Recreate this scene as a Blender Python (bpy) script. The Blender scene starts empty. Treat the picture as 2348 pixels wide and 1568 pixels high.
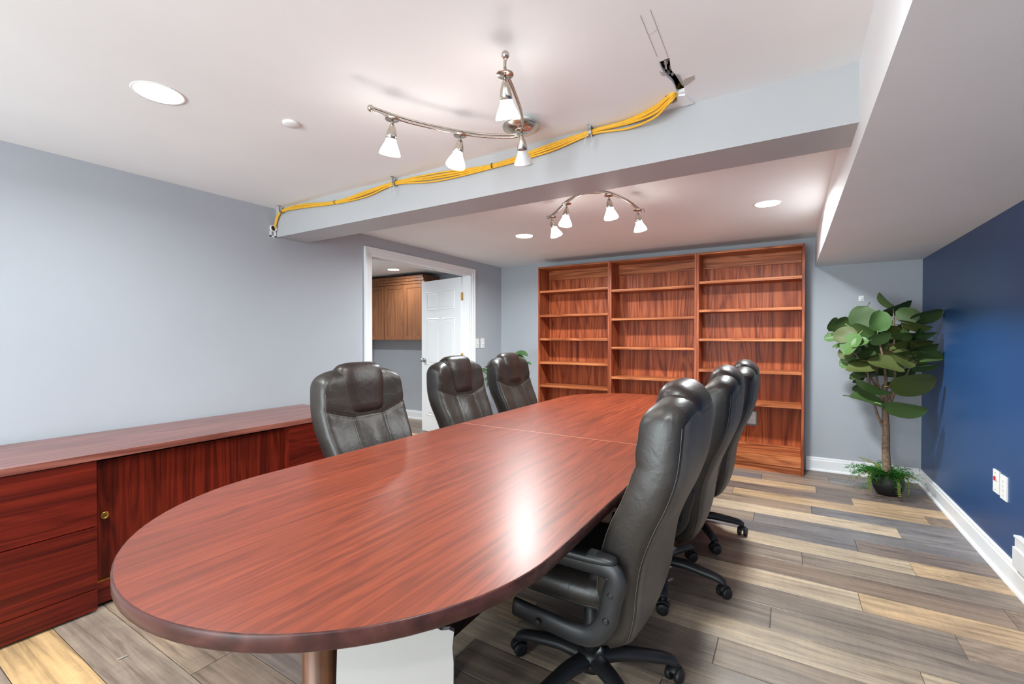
import bpy, bmesh, math, random
from mathutils import Vector, Matrix, geometry
random.seed(7)
S = bpy.context.scene
COL = S.collection
PI = math.pi
R = math.radians

# ------------------------------------------------------------------ camera
F_PX, YAW, PITCH, CAM_Z = 1040.47, 31.42, -0.548, 1.2713
cd = bpy.data.cameras.new('camera'); cam = bpy.data.objects.new('camera', cd); COL.objects.link(cam)
cd.sensor_width = 36.0; cd.lens = F_PX / 2348 * 36.0; cd.clip_start = 0.02; cd.clip_end = 60
cam.location = (0, 0, CAM_Z); cam.rotation_euler = (R(90 + PITCH), 0, R(YAW))
S.camera = cam
# ------------------------------------------------------------------ world, exposure, added fill light
W = bpy.data.worlds.new('world'); S.world = W; W.use_nodes = True
W.node_tree.nodes['Background'].inputs[0].default_value = (0.80, 0.90, 1.0, 1)
W.node_tree.nodes['Background'].inputs[1].default_value = 1.0
S.view_settings.view_transform = 'Standard'; S.view_settings.look = 'None'
S.view_settings.exposure = 0.26; S.view_settings.gamma = 1.0; S.view_settings.use_curve_mapping = False
DAY_FILL_W, CAN_W, NEXT_W, LAMP_W, REAR_FILL_W, SHADE_E = 205.0, 16.5, 13.0, 3.2, 2.5, 13.0
def area_light(name, loc, rot, sx, sy, power, color=(1, 1, 1), shape='RECTANGLE', spread=180):
    l = bpy.data.lights.new(name, 'AREA'); l.shape = shape; l.size = sx; l.size_y = sy; l.energy = power; l.color = color
    l.spread = R(spread)
    o = bpy.data.objects.new(name, l); COL.objects.link(o); o.location = loc; o.rotation_euler = rot
    return o
# added frontal fill lamp, shining in through the made-up door behind the camera
area_light('added_daylight', (-1.35, -2.95, 1.15), (R(90), 0, 0), 2.3, 1.9, DAY_FILL_W, (0.87, 0.96, 1.0))

# ------------------------------------------------------------------ room numbers (metres)
XL, XR, YB, YF = -3.37, 0.9875, 5.232, -2.6
HN, HF = 2.2586, 2.2293                 # ceiling in front of / behind the beam
BY0, BY1, ZB = 2.04, 2.285, 2.0425      # beam
XS, ZS = 0.2095, 1.9532                 # right-hand soffit
XN = -5.95                              # far end of the next room
YN = 5.30

# ------------------------------------------------------------------ pixel helpers (direction only)
_y, _p = R(YAW), R(PITCH)
FW = Vector((-math.sin(_y) * math.cos(_p), math.cos(_y) * math.cos(_p), math.sin(_p)))
RT = Vector((math.cos(_y), math.sin(_y), 0)); UP = RT.cross(FW)
CAM = Vector((0, 0, CAM_Z))
def ray(px, py): return FW + RT * ((px - 1174) / F_PX) - UP * ((py - 784) / F_PX)
def onz(px, py, z):
    d = ray(px, py); return CAM + d * ((z - CAM_Z) / d.z)
def ony(px, py, y):
    d = ray(px, py); return CAM + d * (y / d.y)
def onx(px, py, x):
    d = ray(px, py); return CAM + d * (x / d.x)

# ------------------------------------------------------------------ materials
def new_mat(name):
    m = bpy.data.materials.new(name); m.use_nodes = True
    nt = m.node_tree; b = nt.nodes['Principled BSDF']
    return m, nt, b
def N(nt, t, **kw):
    n = nt.nodes.new(t)
    for k, v in kw.items():
        if k in ('operation', 'blend_type', 'data_type', 'wave_type', 'bands_direction', 'noise_dimensions', 'wave_profile', 'rings_direction'): setattr(n, k, v)
        else: n.inputs[k].default_value = v
    return n
def ramp(nt, stops, src=None, interp='LINEAR'):
    n = nt.nodes.new('ShaderNodeValToRGB'); cr = n.color_ramp; cr.interpolation = interp
    while len(cr.elements) < len(stops): cr.elements.new(0.5)
    for e, (p, c) in zip(cr.elements, stops): e.position = p; e.color = (*c, 1)
    if src: nt.links.new(src, n.inputs[0])
    return n
def s2l(r, g, b):
    f = lambda c: (c / 255 / 12.92) if c / 255 <= 0.04045 else ((c / 255 + 0.055) / 1.055) ** 2.4
    return (f(r), f(g), f(b))
def coords(nt, scale=(1, 1, 1), jitter=0.0):
    tc = nt.nodes.new('ShaderNodeTexCoord'); mp = nt.nodes.new('ShaderNodeMapping')
    mp.inputs['Scale'].default_value = scale
    if jitter:
        oi = nt.nodes.new('ShaderNodeObjectInfo'); v = nt.nodes.new('ShaderNodeVectorMath'); v.operation = 'SCALE'
        cmb = nt.nodes.new('ShaderNodeCombineXYZ')
        for i, k in enumerate((1.0, 1.7, 2.3)):
            mm = nt.nodes.new('ShaderNodeMath'); mm.operation = 'MULTIPLY'; mm.inputs[1].default_value = k * jitter
            nt.links.new(oi.outputs['Random'], mm.inputs[0]); nt.links.new(mm.outputs[0], cmb.inputs[i])
        add = nt.nodes.new('ShaderNodeVectorMath'); add.operation = 'ADD'
        nt.links.new(tc.outputs['Object'], add.inputs[0]); nt.links.new(cmb.outputs[0], add.inputs[1])
        nt.links.new(add.outputs[0], mp.inputs[0])
    else:
        nt.links.new(tc.outputs['Object'], mp.inputs[0])
    return mp.outputs[0]
def bump(nt, b, src, strength=0.1, dist=0.002):
    n = nt.nodes.new('ShaderNodeBump'); n.inputs['Strength'].default_value = strength; n.inputs['Distance'].default_value = dist
    nt.links.new(src, n.inputs['Height']); nt.links.new(n.outputs[0], b.inputs['Normal'])
def paint(name, col, rough=0.6, var=0.03, bscale=220, bstr=0.06):
    m, nt, b = new_mat(name)
    v = coords(nt)
    n = N(nt, 'ShaderNodeTexNoise', Scale=1.3, Detail=3.0); nt.links.new(v, n.inputs['Vector'])
    c2 = tuple(c * (1 - var) for c in col); c3 = tuple(min(1, c * (1 + var)) for c in col)
    r = ramp(nt, [(0.3, c2), (0.7, c3)], n.outputs['Fac']); nt.links.new(r.outputs[0], b.inputs['Base Color'])
    b.inputs['Roughness'].default_value = rough
    n2 = N(nt, 'ShaderNodeTexNoise', Scale=bscale, Detail=2.0); nt.links.new(v, n2.inputs['Vector'])
    bump(nt, b, n2.outputs['Fac'], bstr, 0.001)
    return m
def plain(name, col, rough=0.5, metal=0.0, noise=0.08, nscale=40, **kw):
    m, nt, b = new_mat(name)
    v = coords(nt); n = N(nt, 'ShaderNodeTexNoise', Scale=nscale, Detail=3.0); nt.links.new(v, n.inputs['Vector'])
    r = ramp(nt, [(0.3, tuple(c * (1 - noise) for c in col)), (0.7, tuple(min(1, c * (1 + noise)) for c in col))], n.outputs['Fac'])
    nt.links.new(r.outputs[0], b.inputs['Base Color'])
    b.inputs['Roughness'].default_value = rough; b.inputs['Metallic'].default_value = metal
    for k, val in kw.items(): b.inputs[k].default_value = val
    return m
def wood(name, dark, mid, light, axis='X', freq=1.0, rough=0.3, streak=1.0, coat=0.0, jitter=9.0, ringy=0.35, spec=0.35):
    """stained / laminate wood, long fibres along the given axis"""
    m, nt, b = new_mat(name)
    lo, hi = 0.75 * freq, 30.0 * freq
    sc = {'X': (lo, hi, hi), 'Y': (hi, lo, hi), 'Z': (hi, hi, lo)}[axis]
    v = coords(nt, sc, jitter)
    n1 = N(nt, 'ShaderNodeTexNoise', Scale=1.0, Detail=6.0, Roughness=0.62, Distortion=0.6); nt.links.new(v, n1.inputs['Vector'])
    sc2 = tuple(s * 0.22 if s == hi else s * 0.8 for s in sc)
    v2 = coords(nt, sc2, jitter)
    n2 = N(nt, 'ShaderNodeTexNoise', Scale=1.0, Detail=2.0, Distortion=1.2); nt.links.new(v2, n2.inputs['Vector'])
    # cathedral figure: contour lines of a slow noise
    mu = N(nt, 'ShaderNodeMath', operation='MULTIPLY'); mu.inputs[1].default_value = 15.0; nt.links.new(n2.outputs['Fac'], mu.inputs[0])
    fr = N(nt, 'ShaderNodeMath', operation='PINGPONG'); fr.inputs[1].default_value = 1.0; nt.links.new(mu.outputs[0], fr.inputs[0])
    mx = N(nt, 'ShaderNodeMix', data_type='FLOAT'); mx.inputs[0].default_value = ringy
    nt.links.new(n1.outputs['Fac'], mx.inputs[2]); nt.links.new(fr.outputs[0], mx.inputs[3])
    r = ramp(nt, [(0.28, dark), (0.5, mid), (0.74, light)], mx.outputs[0])
    v3 = coords(nt, tuple(s * 5 if s == hi else s * 3 for s in sc), jitter)
    n3 = N(nt, 'ShaderNodeTexNoise', Scale=1.0, Detail=3.0); nt.links.new(v3, n3.inputs['Vector'])
    r3 = ramp(nt, [(0.38, (0.55, 0.5, 0.5)), (0.55, (1, 1, 1))], n3.outputs['Fac'])
    ml = N(nt, 'ShaderNodeMix', data_type='RGBA', blend_type='MULTIPLY'); ml.inputs[0].default_value = 0.55 * streak
    nt.links.new(r.outputs[0], ml.inputs[6]); nt.links.new(r3.outputs[0], ml.inputs[7])
    nt.links.new(ml.outputs[2], b.inputs['Base Color'])
    b.inputs['Roughness'].default_value = rough
    b.inputs['Coat Weight'].default_value = coat; b.inputs['Coat Roughness'].default_value = 0.25
    b.inputs['Specular IOR Level'].default_value = spec
    bump(nt, b, n3.outputs['Fac'], 0.05, 0.001)
    return m
def emit(name, col, strength):
    m, nt, b = new_mat(name)
    b.inputs['Base Color'].default_value = (0.9, 0.9, 0.9, 1)
    n = N(nt, 'ShaderNodeTexNoise', Scale=8.0); r = ramp(nt, [(0, tuple(c * .97 for c in col)), (1, col)], n.outputs['Fac'])
    nt.links.new(r.outputs[0], b.inputs['Emission Color']); b.inputs['Emission Strength'].default_value = strength
    return m
M = {}
M['wall'] = paint('wall_grey_blue', s2l(174, 178, 185), 0.55)
M['ceil'] = paint('ceiling_white', s2l(243, 243, 244), 0.7)
M['beam'] = paint('beam_grey', s2l(180, 180, 182), 0.55)
M['navy'] = paint('wall_navy', s2l(33, 70, 117), 0.38, 0.10)
M['white'] = paint('white_gloss', s2l(238, 239, 241), 0.3, 0.01, 90, 0.02)
M['plate'] = plain('white_plastic', s2l(236, 236, 234), 0.35, noise=0.02)
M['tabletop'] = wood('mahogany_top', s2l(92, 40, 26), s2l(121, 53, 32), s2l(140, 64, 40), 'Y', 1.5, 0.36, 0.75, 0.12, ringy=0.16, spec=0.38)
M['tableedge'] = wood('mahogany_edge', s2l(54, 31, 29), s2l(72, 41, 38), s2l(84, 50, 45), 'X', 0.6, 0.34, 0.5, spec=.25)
M['cred_h'] = wood('mahogany_drawer', s2l(58, 14, 9), s2l(90, 24, 14), s2l(114, 34, 20), 'Y', 1.0, 0.34, 0.8, ringy=0.16, spec=.25)
M['cred_v'] = wood('mahogany_door', s2l(58, 14, 9), s2l(92, 26, 14), s2l(118, 36, 20), 'Z', 1.0, 0.34, 0.8, ringy=0.24, spec=.25)
M['cred_top'] = wood('mahogany_counter', s2l(104, 56, 48), s2l(128, 74, 62), s2l(148, 92, 80), 'Y', 0.7, 0.28, 0.6, 0.2)
M['oak_v'] = wood('stained_oak_back', s2l(110, 46, 24), s2l(166, 82, 46), s2l(192, 106, 64), 'Z', 0.75, 0.42, 0.75, 0.0, ringy=0.30, spec=.22)
M['oak_h'] = wood('stained_oak_shelf', s2l(130, 66, 36), s2l(182, 104, 62), s2l(208, 132, 84), 'X', 0.8, 0.42, 1.0, 0.0, spec=.25)
M['oak_s'] = wood('stained_oak_side', s2l(122, 58, 34), s2l(164, 84, 52), s2l(186, 104, 66), 'Z', 0.8, 0.42, 1.0, 0.0, spec=.25)
M['maple'] = wood('maple_cabinet', s2l(128, 82, 54), s2l(142, 92, 60), s2l(154, 102, 68), 'Z', 0.9, 0.4, 0.3)
M['darkwood'] = wood('dark_table_base', s2l(36, 20, 18), s2l(56, 30, 26), s2l(72, 40, 34), 'Z', 0.6, 0.4, 0.6)
M['post'] = wood('brown_table_post', s2l(84, 52, 34), s2l(112, 72, 48), s2l(128, 86, 60), 'Z', 0.7, 0.35, 0.6)
M['seam'] = plain('raw_table_joint', s2l(196, 128, 102), 0.5)
M['black'] = plain('black_plastic', s2l(34, 34, 36), 0.42)
M['wheel'] = plain('black_caster', s2l(20, 20, 22), 0.5)
M['nickel'] = plain('brushed_nickel', s2l(196, 188, 178), 0.26, 1.0, 0.05, 90)
M['steel'] = plain('galvanised_steel', s2l(170, 172, 176), 0.3, 1.0, 0.1)
M['brass'] = plain('brass', s2l(200, 158, 80), 0.28, 1.0, 0.08)
M['yellow'] = plain('yellow_cable', s2l(232, 176, 48), 0.45, 0, 0.06)
M['zip'] = plain('zip_tie', s2l(215, 215, 215), 0.4)
M['darkhole'] = plain('dark_cavity', s2l(60, 54, 50), 0.9, 0, 0.3)
M['plaster'] = plain('broken_plaster', s2l(160, 155, 150), 0.9, 0, 0.3, 60)
M['paper'] = plain('torn_paper', s2l(190, 180, 174), 0.9, 0, 0.1, 60)
M['red'] = plain('red_jack', s2l(190, 30, 36), 0.4)
M['board'] = paint('white_board', s2l(172, 166, 161), 0.6)
M['pot'] = plain('black_pot', s2l(24, 24, 26), 0.5)
M['soil'] = plain('soil', s2l(40, 30, 22), 0.95, 0, 0.4, 80)
M['bark'] = plain('bark', s2l(126, 102, 84), 0.8, 0, 0.35, 55)
M['can'] = emit('lit_diffuser', (1, 0.98, 0.95), 9.0)
M['shade'] = emit('lit_frosted_glass', (1, 0.95, 0.88), SHADE_E)
m, nt, b = new_mat('unlit_frosted_glass'); M['frost'] = m
b.inputs['Base Color'].default_value = (0.92, 0.92, 0.93, 1); b.inputs['Roughness'].default_value = 0.45; b.inputs['Transmission Weight'].default_value = 0.6
m, nt, b = new_mat('fill_door_glass'); M['glass'] = m  # panes of the added door, clear to the fill lamp
tr = nt.nodes.new('ShaderNodeBsdfTransparent'); tr.inputs[0].default_value = (.96, .98, .98, 1); mxs = nt.nodes.new('ShaderNodeMixShader'); mxs.inputs[0].default_value = .06
b.inputs['Roughness'].default_value = .02; b.inputs['Metallic'].default_value = 1.0
nt.links.new(tr.outputs[0], mxs.inputs[1]); nt.links.new(b.outputs[0], mxs.inputs[2]); nt.links.new(mxs.outputs[0], nt.nodes['Material Output'].inputs[0])
def leather(name, c1, c2, rough):
    m, nt, b = new_mat(name)
    v = coords(nt, jitter=3.0)
    n = N(nt, 'ShaderNodeTexNoise', Scale=6.0, Detail=4.0); nt.links.new(v, n.inputs['Vector'])
    r = ramp(nt, [(0.35, c1), (0.7, c2)], n.outputs['Fac']); nt.links.new(r.outputs[0], b.inputs['Base Color'])
    b.inputs['Roughness'].default_value = rough
    vo = nt.nodes.new('ShaderNodeTexVoronoi'); vo.inputs['Scale'].default_value = 420; nt.links.new(v, vo.inputs['Vector'])
    n2 = N(nt, 'ShaderNodeTexNoise', Scale=16.0, Detail=4.0, Distortion=1.5); nt.links.new(v, n2.inputs['Vector'])
    ad = N(nt, 'ShaderNodeMath', operation='MULTIPLY_ADD'); ad.inputs[1].default_value = 0.06
    nt.links.new(vo.outputs['Distance'], ad.inputs[0]); nt.links.new(n2.outputs['Fac'], ad.inputs[2])
    bump(nt, b, ad.outputs[0], 0.28, 0.006)
    return m
M['leather'] = leather('brown_black_leather', s2l(36, 32, 30), s2l(52, 47, 43), 0.40)
M['leather_head'] = leather('dark_brown_leather', s2l(34, 26, 24), s2l(48, 38, 35), 0.38)
M['leather_rear_lit'] = leather('lit_rear_leather', s2l(68, 64, 60), s2l(88, 83, 78), 0.45)  # same leather, lightened for light reflecting off the chair backs
M['thread'] = plain('stitching', s2l(84, 78, 72), 0.6)
# planks: tone comes from the object's own colour
m, nt, b = new_mat('vinyl_plank'); M['plank'] = m
oi = nt.nodes.new('ShaderNodeObjectInfo')
v = coords(nt, (2.2, 34, 10), 31.0)
n1 = N(nt, 'ShaderNodeTexNoise', Scale=1.0, Detail=8.0, Roughness=0.68, Distortion=0.5); nt.links.new(v, n1.inputs['Vector'])
v2 = coords(nt, (1.6, 7.0, 5.0), 17.0)
n2 = N(nt, 'ShaderNodeTexNoise', Scale=1.0, Detail=5.0, Roughness=0.6, Distortion=0.8); nt.links.new(v2, n2.inputs['Vector'])
v4 = coords(nt, (60, 9.0, 5.0), 11.0)
n4 = N(nt, 'ShaderNodeTexNoise', Scale=1.0, Detail=2.0); nt.links.new(v4, n4.inputs['Vector'])
r1 = ramp(nt, [(0.30, (0.42, 0.40, 0.40)), (0.48, (0.92, 0.91, 0.90)), (0.68, (1.28, 1.26, 1.22))], n1.outputs['Fac'])
r2 = ramp(nt, [(0.32, (0.60, 0.60, 0.63)), (0.55, (1, 1, 1)), (0.75, (1.25, 1.2, 1.12))], n2.outputs['Fac'])
r4 = ramp(nt, [(0.35, (0.82, 0.82, 0.82)), (0.6, (1.04, 1.04, 1.04))], n4.outputs['Fac'])
prev = oi.outputs['Color']
for rr, fac in ((r1, 0.95), (r2, 0.85), (r4, 0.3)):
    ml = N(nt, 'ShaderNodeMix', data_type='RGBA', blend_type='MULTIPLY'); ml.inputs[0].default_value = fac
    nt.links.new(prev, ml.inputs[6]); nt.links.new(rr.outputs[0], ml.inputs[7]); prev = ml.outputs[2]
nt.links.new(prev, b.inputs['Base Color'])
b.inputs['Roughness'].default_value = 0.42
bump(nt, b, n1.outputs['Fac'], 0.18, 0.002)
M['subfloor'] = plain('subfloor', s2l(70, 60, 52), 0.6, 0, 0.3, 12)
def leaf_mat(name, c1, c2, rib, backside):
    m, nt, b = new_mat(name)
    v = coords(nt, jitter=5.0)
    n = N(nt, 'ShaderNodeTexNoise', Scale=9.0, Detail=3.0); nt.links.new(v, n.inputs['Vector'])
    r = ramp(nt, [(0.3, c1), (0.7, c2)], n.outputs['Fac'])
    tc = nt.nodes.new('ShaderNodeTexCoord'); sp = nt.nodes.new('ShaderNodeSeparateXYZ'); nt.links.new(tc.outputs['Object'], sp.inputs[0])
    ab = N(nt, 'ShaderNodeMath', operation='ABSOLUTE'); nt.links.new(sp.outputs[1], ab.inputs[0])
    # side veins: |y| and x mixed into slanted bands
    sub = N(nt, 'ShaderNodeMath', operation='MULTIPLY_ADD'); sub.inputs[1].default_value = -0.9
    nt.links.new(ab.outputs[0], sub.inputs[0]); nt.links.new(sp.outputs[0], sub.inputs[2])
    mo = N(nt, 'ShaderNodeMath', operation='PINGPONG'); mo.inputs[1].default_value = 0.115; nt.links.new(sub.outputs[0], mo.inputs[0])
    mi = N(nt, 'ShaderNodeMath', operation='MINIMUM'); nt.links.new(mo.outputs[0], mi.inputs[0]); nt.links.new(ab.outputs[0], mi.inputs[1])
    lt = ramp(nt, [(0.0, (1, 1, 1)), (0.022, (0, 0, 0))], mi.outputs[0])
    mx = N(nt, 'ShaderNodeMix', data_type='RGBA'); nt.links.new(lt.outputs[0], mx.inputs[0])
    mx.inputs[7].default_value = (*rib, 1); nt.links.new(r.outputs[0], mx.inputs[6])
    ge = nt.nodes.new('ShaderNodeNewGeometry')
    mb = N(nt, 'ShaderNodeMix', data_type='RGBA'); nt.links.new(ge.outputs['Backfacing'], mb.inputs[0])
    mb.inputs[7].default_value = (*backside, 1); nt.links.new(mx.outputs[2], mb.inputs[6])
    nt.links.new(mb.outputs[2], b.inputs['Base Color']); b.inputs['Roughness'].default_value = 0.5; b.inputs['Specular IOR Level'].default_value = 0.35
    return m
M['leafA'] = leaf_mat('fig_leaf_dark', s2l(28, 52, 26), s2l(50, 84, 38), s2l(96, 74, 44), s2l(62, 82, 44))
M['leafB'] = leaf_mat('fig_leaf_light', s2l(62, 108, 52), s2l(98, 142, 72), s2l(140, 160, 96), s2l(80, 110, 60))
M['leafC'] = leaf_mat('fig_leaf_olive', s2l(56, 72, 30), s2l(92, 104, 46), s2l(120, 62, 40), s2l(80, 88, 46))
M['leafD'] = leaf_mat('dumb_cane_leaf', s2l(24, 62, 30), s2l(60, 108, 52), s2l(176, 196, 130), s2l(60, 92, 50))
M['fern'] = plain('fern_green', s2l(56, 118, 44), 0.5, 0, 0.3, 30)
M['fern2'] = plain('fern_yellow', s2l(150, 150, 62), 0.5, 0, 0.25, 30)

# ------------------------------------------------------------------ mesh helpers
def obj(name, bm, mat=None, parent=None, smooth=False, loc=None, bevel=0.0, seg=2):
    if bevel:
        es = [e for e in bm.edges if len(e.link_faces) == 2 and e.calc_face_angle(0) > 0.6]
        bmesh.ops.bevel(bm, geom=es, offset=bevel, segments=seg, profile=0.6, affect='EDGES')
    me = bpy.data.meshes.new(name); bm.normal_update(); bm.to_mesh(me); bm.free()
    if smooth:
        for p in me.polygons: p.use_smooth = True
    mats = mat if isinstance(mat, (list, tuple)) else [mat]
    for mm in mats:
        if mm: me.materials.append(mm)
    o = bpy.data.objects.new(name, me); COL.objects.link(o)
    if parent: o.parent = parent
    if loc is not None: o.location = loc
    return o
def tag(o, label=None, cat=None, group=None, kind=None):
    if label: o['label'] = label
    if cat: o['category'] = cat
    if group: o['group'] = group
    if kind: o['kind'] = kind
    return o
def thing(name, label, cat, loc=(0, 0, 0), rz=0, group=None):
    o = bpy.data.objects.new(name, None); COL.objects.link(o); o.empty_display_size = 0.1
    o.location = loc; o.rotation_euler = (0, 0, rz)
    return tag(o, label, cat, group)
def struct(name, bm, mat, label=None, parent=None, **kw):
    o = obj(name, bm, mat, parent, **kw)
    if not parent: o['kind'] = 'structure'
    if label: o['label'] = label
    return o
def box(bm, x0, x1, y0, y1, z0, z1, mi=0):
    vs = [bm.verts.new((x, y, z)) for x in (x0, x1) for y in (y0, y1) for z in (z0, z1)]
    for f in ((0, 1, 3, 2), (4, 6, 7, 5), (0, 4, 5, 1), (2, 3, 7, 6), (0, 2, 6, 4), (1, 5, 7, 3)):
        bm.faces.new([vs[i] for i in f]).material_index = mi
    return vs
def B(*a):
    bm = bmesh.new(); box(bm, *a); return bm
def lathe(bm, prof, seg=24, mat=None, cap=True, mi=0):
    """prof: list of (r, z); optional matrix"""
    rings = []
    for r, z in prof:
        ring = []
        for k in range(seg):
            a = 2 * PI * k / seg; p = Vector((r * math.cos(a), r * math.sin(a), z))
            ring.append(bm.verts.new(mat @ p if mat else p))
        rings.append(ring)
    for a, b_ in zip(rings, rings[1:]):
        for k in range(seg):
            f = bm.faces.new((a[k], a[(k + 1) % seg], b_[(k + 1) % seg], b_[k])); f.smooth = True; f.material_index = mi
    if cap:
        bm.faces.new(list(reversed(rings[0]))).material_index = mi; bm.faces.new(rings[-1]).material_index = mi
def frames(pts):
    T = []
    for i in range(len(pts)):
        a = pts[max(0, i - 1)]; b_ = pts[min(len(pts) - 1, i + 1)]; T.append((b_ - a).normalized())
    n = T[0].cross(Vector((0, 0, 1)))
    if n.length < 1e-3: n = T[0].cross(Vector((1, 0, 0)))
    n.normalize(); out = []
    for t in T:
        n = (n - t * n.dot(t)).normalized(); out.append((t, n, t.cross(n)))
    return out
def tube(bm, pts, rad, seg=8, sx=1.0, sy=1.0, mi=0):
    pts = [Vector(p) for p in pts]
    rads = rad if isinstance(rad, (list, tuple)) else [rad] * len(pts)
    rings = []
    for (t, n, b_), p, r in zip(frames(pts), pts, rads):
        rings.append([bm.verts.new(p + n * (r * sx * math.cos(2 * PI * k / seg)) + b_ * (r * sy * math.sin(2 * PI * k / seg))) for k in range(seg)])
    for a, c in zip(rings, rings[1:]):
        for k in range(seg):
            f = bm.faces.new((a[k], a[(k + 1) % seg], c[(k + 1) % seg], c[k])); f.smooth = True; f.material_index = mi
    bm.faces.new(list(reversed(rings[0]))); bm.faces.new(rings[-1])
def cat(pts, n=6):
    """Catmull-Rom through points"""
    P = [Vector(p) for p in pts]; P = [P[0] * 2 - P[1]] + P + [P[-1] * 2 - P[-2]]; out = []
    for i in range(1, len(P) - 2):
        for k in range(n):
            t = k / n; a, b_, c, d = P[i - 1], P[i], P[i + 1], P[i + 2]
            out.append(0.5 * ((2 * b_) + (c - a) * t + (2 * a - 5 * b_ + 4 * c - d) * t * t + (3 * b_ - a - 3 * c + d) * t ** 3))
    out.append(P[-2]); return out
def prism(bm, poly, z0, z1, mi=0):
    a = [bm.verts.new((x, y, z0)) for x, y in poly]; c = [bm.verts.new((x, y, z1)) for x, y in poly]
    n = len(poly)
    bm.faces.new(list(reversed(a))).material_index = mi; bm.faces.new(c).material_index = mi
    for i in range(n): bm.faces.new((a[i], a[(i + 1) % n], c[(i + 1) % n], c[i])).material_index = mi
def superbox(bm, cx, cy, cz, a, b_, c, e=5.0, nu=28, nv=14):
    """rounded cushion"""
    def sp(v, p): return math.copysign(abs(v) ** (2 / p), v)
    rows = []
    for i in range(1, nv):
        ph = -PI / 2 + PI * i / nv; row = []
        for k in range(nu):
            th = 2 * PI * k / nu
            row.append(bm.verts.new((cx + a * sp(math.cos(ph), 3) * sp(math.cos(th), e), cy + b_ * sp(math.cos(ph), 3) * sp(math.sin(th), e), cz + c * sp(math.sin(ph), 3))))
        rows.append(row)
    for r0, r1 in zip(rows, rows[1:]):
        for k in range(nu): bm.faces.new((r0[k], r0[(k + 1) % nu], r1[(k + 1) % nu], r1[k])).smooth = True
    bm.faces.new(list(reversed(rows[0]))); bm.faces.new(rows[-1])
def lerp_tab(tab, z):
    """Catmull-Rom style interpolation of a (z, value) table"""
    n = len(tab)
    if z <= tab[0][0]: return tab[0][1]
    if z >= tab[-1][0]: return tab[-1][1]
    i = 0
    while z > tab[i + 1][0]: i += 1
    (x0, v0), (x1, v1) = tab[i], tab[i + 1]; h = x1 - x0; t = (z - x0) / h
    m0 = (tab[i + 1][1] - tab[i - 1][1]) / (tab[i + 1][0] - tab[i - 1][0]) if i > 0 else (v1 - v0) / h
    m1 = (tab[i + 2][1] - tab[i][1]) / (tab[i + 2][0] - tab[i][0]) if i + 2 < n else (v1 - v0) / h
    return (2 * t ** 3 - 3 * t * t + 1) * v0 + (t ** 3 - 2 * t * t + t) * h * m0 + (3 * t * t - 2 * t ** 3) * v1 + (t ** 3 - t * t) * h * m1
def copy_tree(o, parent=None):
    c = o.copy(); COL.objects.link(c)
    if parent: c.parent = parent
    for ch in list(o.children): copy_tree(ch, c)
    return c

# ------------------------------------------------------------------ floor
floor = struct('floor', B(XL, XR, YF, YB, -0.06, -0.007), M['subfloor'], 'mixed-tone wood-look plank floor')
TONES = {'t': s2l(186, 158, 126), 'l': s2l(190, 170, 146), 'b': s2l(158, 138, 120), 'g': s2l(146, 131, 118), 'd': s2l(122, 108, 101), 'k': s2l(122, 117, 117), 'y': s2l(188, 156, 114), 'r': s2l(138, 119, 105)}
PW, PL = 0.182, 1.222
bm = bmesh.new(); box(bm, 0.0012, 0.9988, 0.0012, PW - 0.0012, -0.008, -0.0008)
top = [v_ for v_ in bm.verts if v_.co.z > -0.002]
for v_ in top: pass
vs = [bm.verts.new((x, y, 0)) for x, y in ((0.0035, 0.0035), (0.9965, 0.0035), (0.9965, PW - 0.0035), (0.0035, PW - 0.0035))]
tf = [f for f in bm.faces if f.normal.z > 0.5 or all(v_.co.z > -0.002 for v_ in f.verts)][0]
ring = sorted(tf.verts, key=lambda q: math.atan2(q.co.y - PW / 2, q.co.x - 0.5)); bm.faces.remove(tf)
vs2 = sorted(vs, key=lambda q: math.atan2(q.co.y - PW / 2, q.co.x - 0.5))
bm.faces.new(vs2)
for i in range(4): bm.faces.new((ring[i], ring[(i + 1) % 4], vs2[(i + 1) % 4], vs2[i]))
bmesh.ops.recalc_face_normals(bm, faces=bm.faces)
plank_me = bpy.data.meshes.new('plank'); bm.to_mesh(plank_me); bm.free(); plank_me.materials.append(M['plank'])
# row index k: spans 1.001+.182k; value: (joint x, tones to the left ... to the right of that joint)
ROWS = {23: (.1, 'gg'), 22: (-.3, 'rd'), 21: (.307, 'rk'), 20: (-.21, 'kr'), 19: (.197, 'td'), 18: (.423, 'dt'), 17: (-.395, 'bt', 'r'), 16: (.147, 'bk'), 15: (.618, 'lk'),
        14: (-.208, 'gk'), 13: (.357, 'kd'), 12: (.587, 'lt'), 11: (.07, 'gg'), 10: (.862, 'rr'), 9: (.299, 'lt'), 8: (.611, 'gb'), 7: (-.066, 'gg'), 6: (.432, 'll'), 5: (-.25, 'gb'),
        4: (.2, 'gl'), 3: (-.4, 'lg'), 2: (.1, 'bg'), 1: (.5, 'lb'), 0: (-1.3, 'dg'), -1: (-1.92, 'br'), -2: (-1.66, 'gl'), -3: (-1.85, 'yg'), -4: (-1.6, 'gb'), -5: (-1.0, 'tb'), -6: (-1.7, 'lg')}
prng = random.Random(3)
def lay(x0, x1, y, jx, tones_at, parent, wfac=1.0):
    n0 = math.floor((x0 - jx) / PL)
    k = n0
    while jx + k * PL < x1:
        a = max(x0, jx + k * PL); c = min(x1, jx + (k + 1) * PL); k += 1
        if c - a < 0.012: continue
        o = bpy.data.objects.new('plank', plank_me); COL.objects.link(o); o.parent = parent
        o.location = (a, y, 0); o.scale = (c - a, wfac, 1)
        t = TONES[tones_at(k - 1)]; f = prng.uniform(0.92, 1.08)
        o.color = (t[0] * f, t[1] * f, t[2] * f, 1)
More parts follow.
